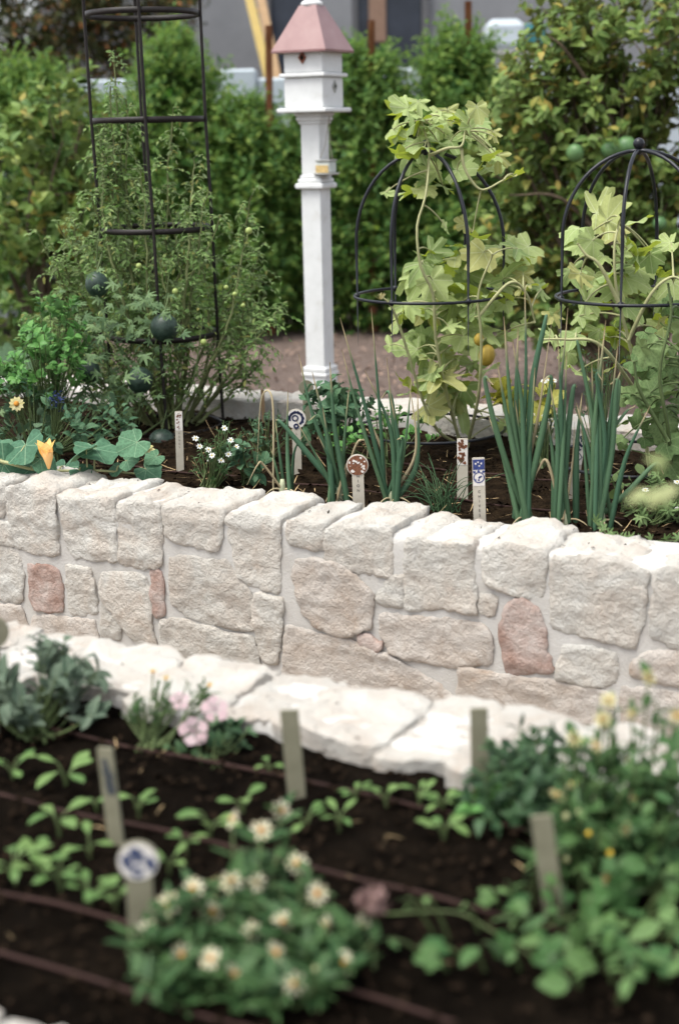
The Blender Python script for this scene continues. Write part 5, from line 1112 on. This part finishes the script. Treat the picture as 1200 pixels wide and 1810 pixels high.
zinnia('cream zinnia bush with orange centres at the bottom edge', onz(430, 1780, ZN), FL1, FI1, M_PETAL_C, lambda y: 1.86-(y-1433)/349*.29)
FL2 = [(1075,1238),(1065,1272),(1116,1262),(1145,1197),(1013,1306),(1052,1318),(1195,1265),(1120,1412),(984,1405),(1070,1555),(1105,1465)]
FI2 = [(1030,1330),(1090,1320),(1130,1300),(1170,1290),(1200,1330),(1050,1380),(1100,1390),(1150,1380),(1190,1400),(1020,1420),(1080,1430),(1130,1450),(1180,1460),(1040,1480),(1200,1480),(1000,1450),(1160,1240),(1190,1350),(1080,1290),(1110,1350)]+[(990+rng.random()*220, 1330+rng.random()*230) for _ in range(36)]
zinnia('tall pale yellow zinnia bush crowding the corner before the stone wall', onz(1090, 1545, ZN), FL2, FI2, M_PETAL_Y, lambda y: 2.02-(y-1197)/360*.2, leaf=.042, rad=(.009, .013))
zz = zinnia('shorter zinnia stems with dull orange buds between herb and vine', onz(1000, 1500, ZN), [(1050,1545),(1013,1390)], [(960,1480),(1000,1500),(1050,1520),(1090,1560),(940,1510),(1030,1450),(1120,1530),(1150,1560)], M_PETAL_O, lambda y: 1.93-(y-1390)/200*.1, leaf=.045, rad=(.008, .010))
# trailing vine
VL_ = [(905,1585,100),(862,1580,60),(975,1550,90),(1150,1520,130),(1100,1490,90),(1185,1600,130),(1130,1655,130),(1190,1700,120),(1080,1745,130),(1150,1775,130),(940,1700,110),(830,1742,120),(785,1735,90),(900,1660,140),(750,1745,70),(1000,1700,120),(1050,1620,120),(1180,1445,110),(1140,1390,80),(1195,1390,90),(1000,1640,100),(1060,1690,120),(880,1770,110),(960,1780,120),(1030,1800,120),(720,1610,40),(760,1610,44),(810,1600,50),(690,1612,36),(1110,1580,110),(1200,1540,120),(700,1750,60),(990,1590,90),(1170,1650,120)]
VL_ = VL_+[(1010+rng.random()*200, 1300+rng.random()*200, 45+rng.random()*35) for _ in range(50)]+[(880+rng.random()*330, 1500+rng.random()*310, 50+rng.random()*45) for _ in range(60)]+[(1000+rng.random()*210, 1430+rng.random()*380, 80+rng.random()*50) for _ in range(26)]
VL = [(x+rng.normal()*6, y+rng.normal()*6, q_*rng.uniform(.6, .95)) for x, y, q_ in VL_]
Yv_ = lambda y: 1.92-(y-1390)/420*.34
root = empty('bean_vine', onz(1080, 1800, ZN), 'trailing bean vine with broad leaves filling the bottom corner', 'vine'); P, D, N, S = [], [], [], []; st = MB(); bq = np.array(root.location)
for (x, y, s) in VL:
    p = aty(x, y, Yv_(y)+rng.normal()*.02); p[2] = max(p[2], ZN+.04); sz = s/F*1.75; out = unit(np.array([rng.normal()*.9-.3, -.4+rng.normal()*.3, -.2+rng.normal()*.2])); P.append(p-out*sz*.35); D.append(out); N.append(unit(np.array([rng.normal()*.75, -.35+rng.normal()*.6, .75]))); S.append(sz*.62)
    g = np.array([p[0]*.85+bq[0]*.15, p[1]+.03, ZN]); st.tube(curve(g, p-out*sz*.35, (g+p)/2+[0, 0, .02], 8), np.linspace(.003, .0018, 8), 5, False)
for pts in ([(1010,1720),(940,1690),(860,1640),(800,1612),(680,1616)],[(1190,1560),(1060,1600),(960,1640)],[(1190,1420),(1100,1470),(1040,1540)]):
    st.tube(poly_curve([onz(x, y, ZN+.025) for x, y in pts], 24), .0016, 5)
st.obj('stems', STEMG, root); leaves(root, CUK[:1]+OVW+OV[:2]+LANCE[:1], M_BEAN, P, D, N, S)
c = aty(660, 1668, 1.68); c[2] = max(c[2], ZN+.09)
dp = empty('globe_flower', [c[0], c[1], ZN], 'single dried pink globe flower beside the cream zinnias', 'flower'); P, D, N, S = [], [], [], []
for k in range(44):
    d = rv(1)[0]; d[2] = abs(d[2])*1.1-.25; d = unit(d); P.append(c+d*.010); D.append(unit(d+np.array([0, 0, .35]))); N.append(unit(np.cross(d, rv(1)[0])+d*.8)); S.append(.020)
leaves(dp, PETAL, M_DRYPINK, P, D, N, S, name='petal'); MB().sphere(c, .015, 12).obj('flower_head', M_DRYPINK, dp); MB().tube([c, [c[0], c[1], ZN-.01]], .003, 6).obj('stem', STEMG, dp)
# tall stem rising close to the lens at the edge
tb = np.array([.52, 1.62, ZN]); tt = aty(1195, 850, 1.62)
tl = empty('tall_stem', tb, 'very blurred pale green stem top at the photo edge before the far bed', 'plant'); q = curve(tb, tt, [.50, 1.62, 1.0], 14); MB().tube(q, np.linspace(.006, .002, 14), 6).obj('stem', STEMG, tl)
P = [aty(x, y, 1.62+dy) for x, y, dy in ((1165, 838, 0), (1180, 822, .03), (1150, 872, -.02), (1185, 885, .02), (1198, 860, 0), (1170, 862, .02))]
leaves(tl, OV, M_PETAL_Y if False else leaf_mat('pale_shoot_leaf', (.24, .28, .12), (.34, .36, .18), trans=.3), P, [unit(np.array([-.8+rng.normal()*.5, -.2, .2+rng.normal()*.4])) for _ in P], [unit(np.array([rng.normal()*.3, -.5, .8])) for _ in P], .032)

# ---- seedlings
def seedling(label, base, s, n=4, m=M_SEEDL, tp=OBO, cat='seedling'):
    b = onz(*base, ZN); root = empty('seedling', b, label, cat, 'seedlings of the near bed'); P, D, N, S = [], [], [], []; st = MB(); a0 = rng.uniform(0, 6)
    for k in range(n):
        a = a0+k*2*math.pi/n+rng.normal()*.3; h = s*rng.uniform(.45, .95); e = b+np.array([math.cos(a)*s*.25, math.sin(a)*s*.25, h]); st.tube(curve(b-[0, 0, .01], e, b+np.array([0, 0, h*.7]), 7), np.linspace(.0026, .0014, 7), 5, False)
        d = np.array([math.cos(a), math.sin(a)*.8, rng.uniform(-.15, .6)]); P.append(e); D.append(unit(d)); N.append(unit(np.array([-d[0]*.5, -d[1]*.5-.15, 1.0]))); S.append(s*rng.uniform(.6, .95))
    st.obj('stem', STEMG, root); leaves(root, tp, m, P, D, N, S)
for lab, b, s, n in (
 ('seedling at the photo edge under the sage', (24, 1378), .060, 5), ('tall seedling under the sage with one upright leaf', (118, 1395), .072, 5), ('seedling with spread leaves on the middle drip line', (106, 1478), .066, 4),
 ('yellowish seedling left of the smeared marker', (172, 1432), .040, 4), ('upright seedling just right of the smeared marker', (246, 1445), .048, 5), ('seedling with curled leaves beside the topmost zinnia flowers', (372, 1480), .062, 5),
 ('plump pale seedling at the photo edge between two drip lines', (28, 1560), .068, 6), ('pale broad leaved seedling beside the plump one', (72, 1555), .060, 5), ('bluish green seedling left of the round headed marker', (108, 1570), .058, 5),
 ('seedling touching the round headed marker stem', (160, 1600), .055, 6), ('yellow tipped seedling in front of the round headed marker', (205, 1612), .052, 5), ('seedling with long leaf behind the round headed marker', (160, 1515), .048, 3),
 ('small seedling tucked under the white cap beside the upright marker', (476, 1372), .042, 3), ('small seedling below the notch in the cap', (628, 1415), .040, 5), ('seedling with upright pair of leaves near the cap', (683, 1425), .046, 4),
 ('seedling with yellow bud near the cap', (742, 1425), .044, 5), ('bushy seedling beside the dark herb marker', (782, 1438), .046, 6), ('round leaved seedling below the dark herb', (785, 1490), .050, 7),
 ('low seedling below the upright marker', (543, 1468), .040, 4), ('two leaved seedling along the middle drip line', (600, 1465), .042, 4), ('broad round leaf seedling behind the zinnia tops', (430, 1440), .055, 3),
 ('small dark seedling right of the round headed marker', (330, 1515), .045, 4), ('flat leaved seedling above the zinnia bush', (300, 1545), .050, 5)):
    seedling(lab, b, s*.82, n)
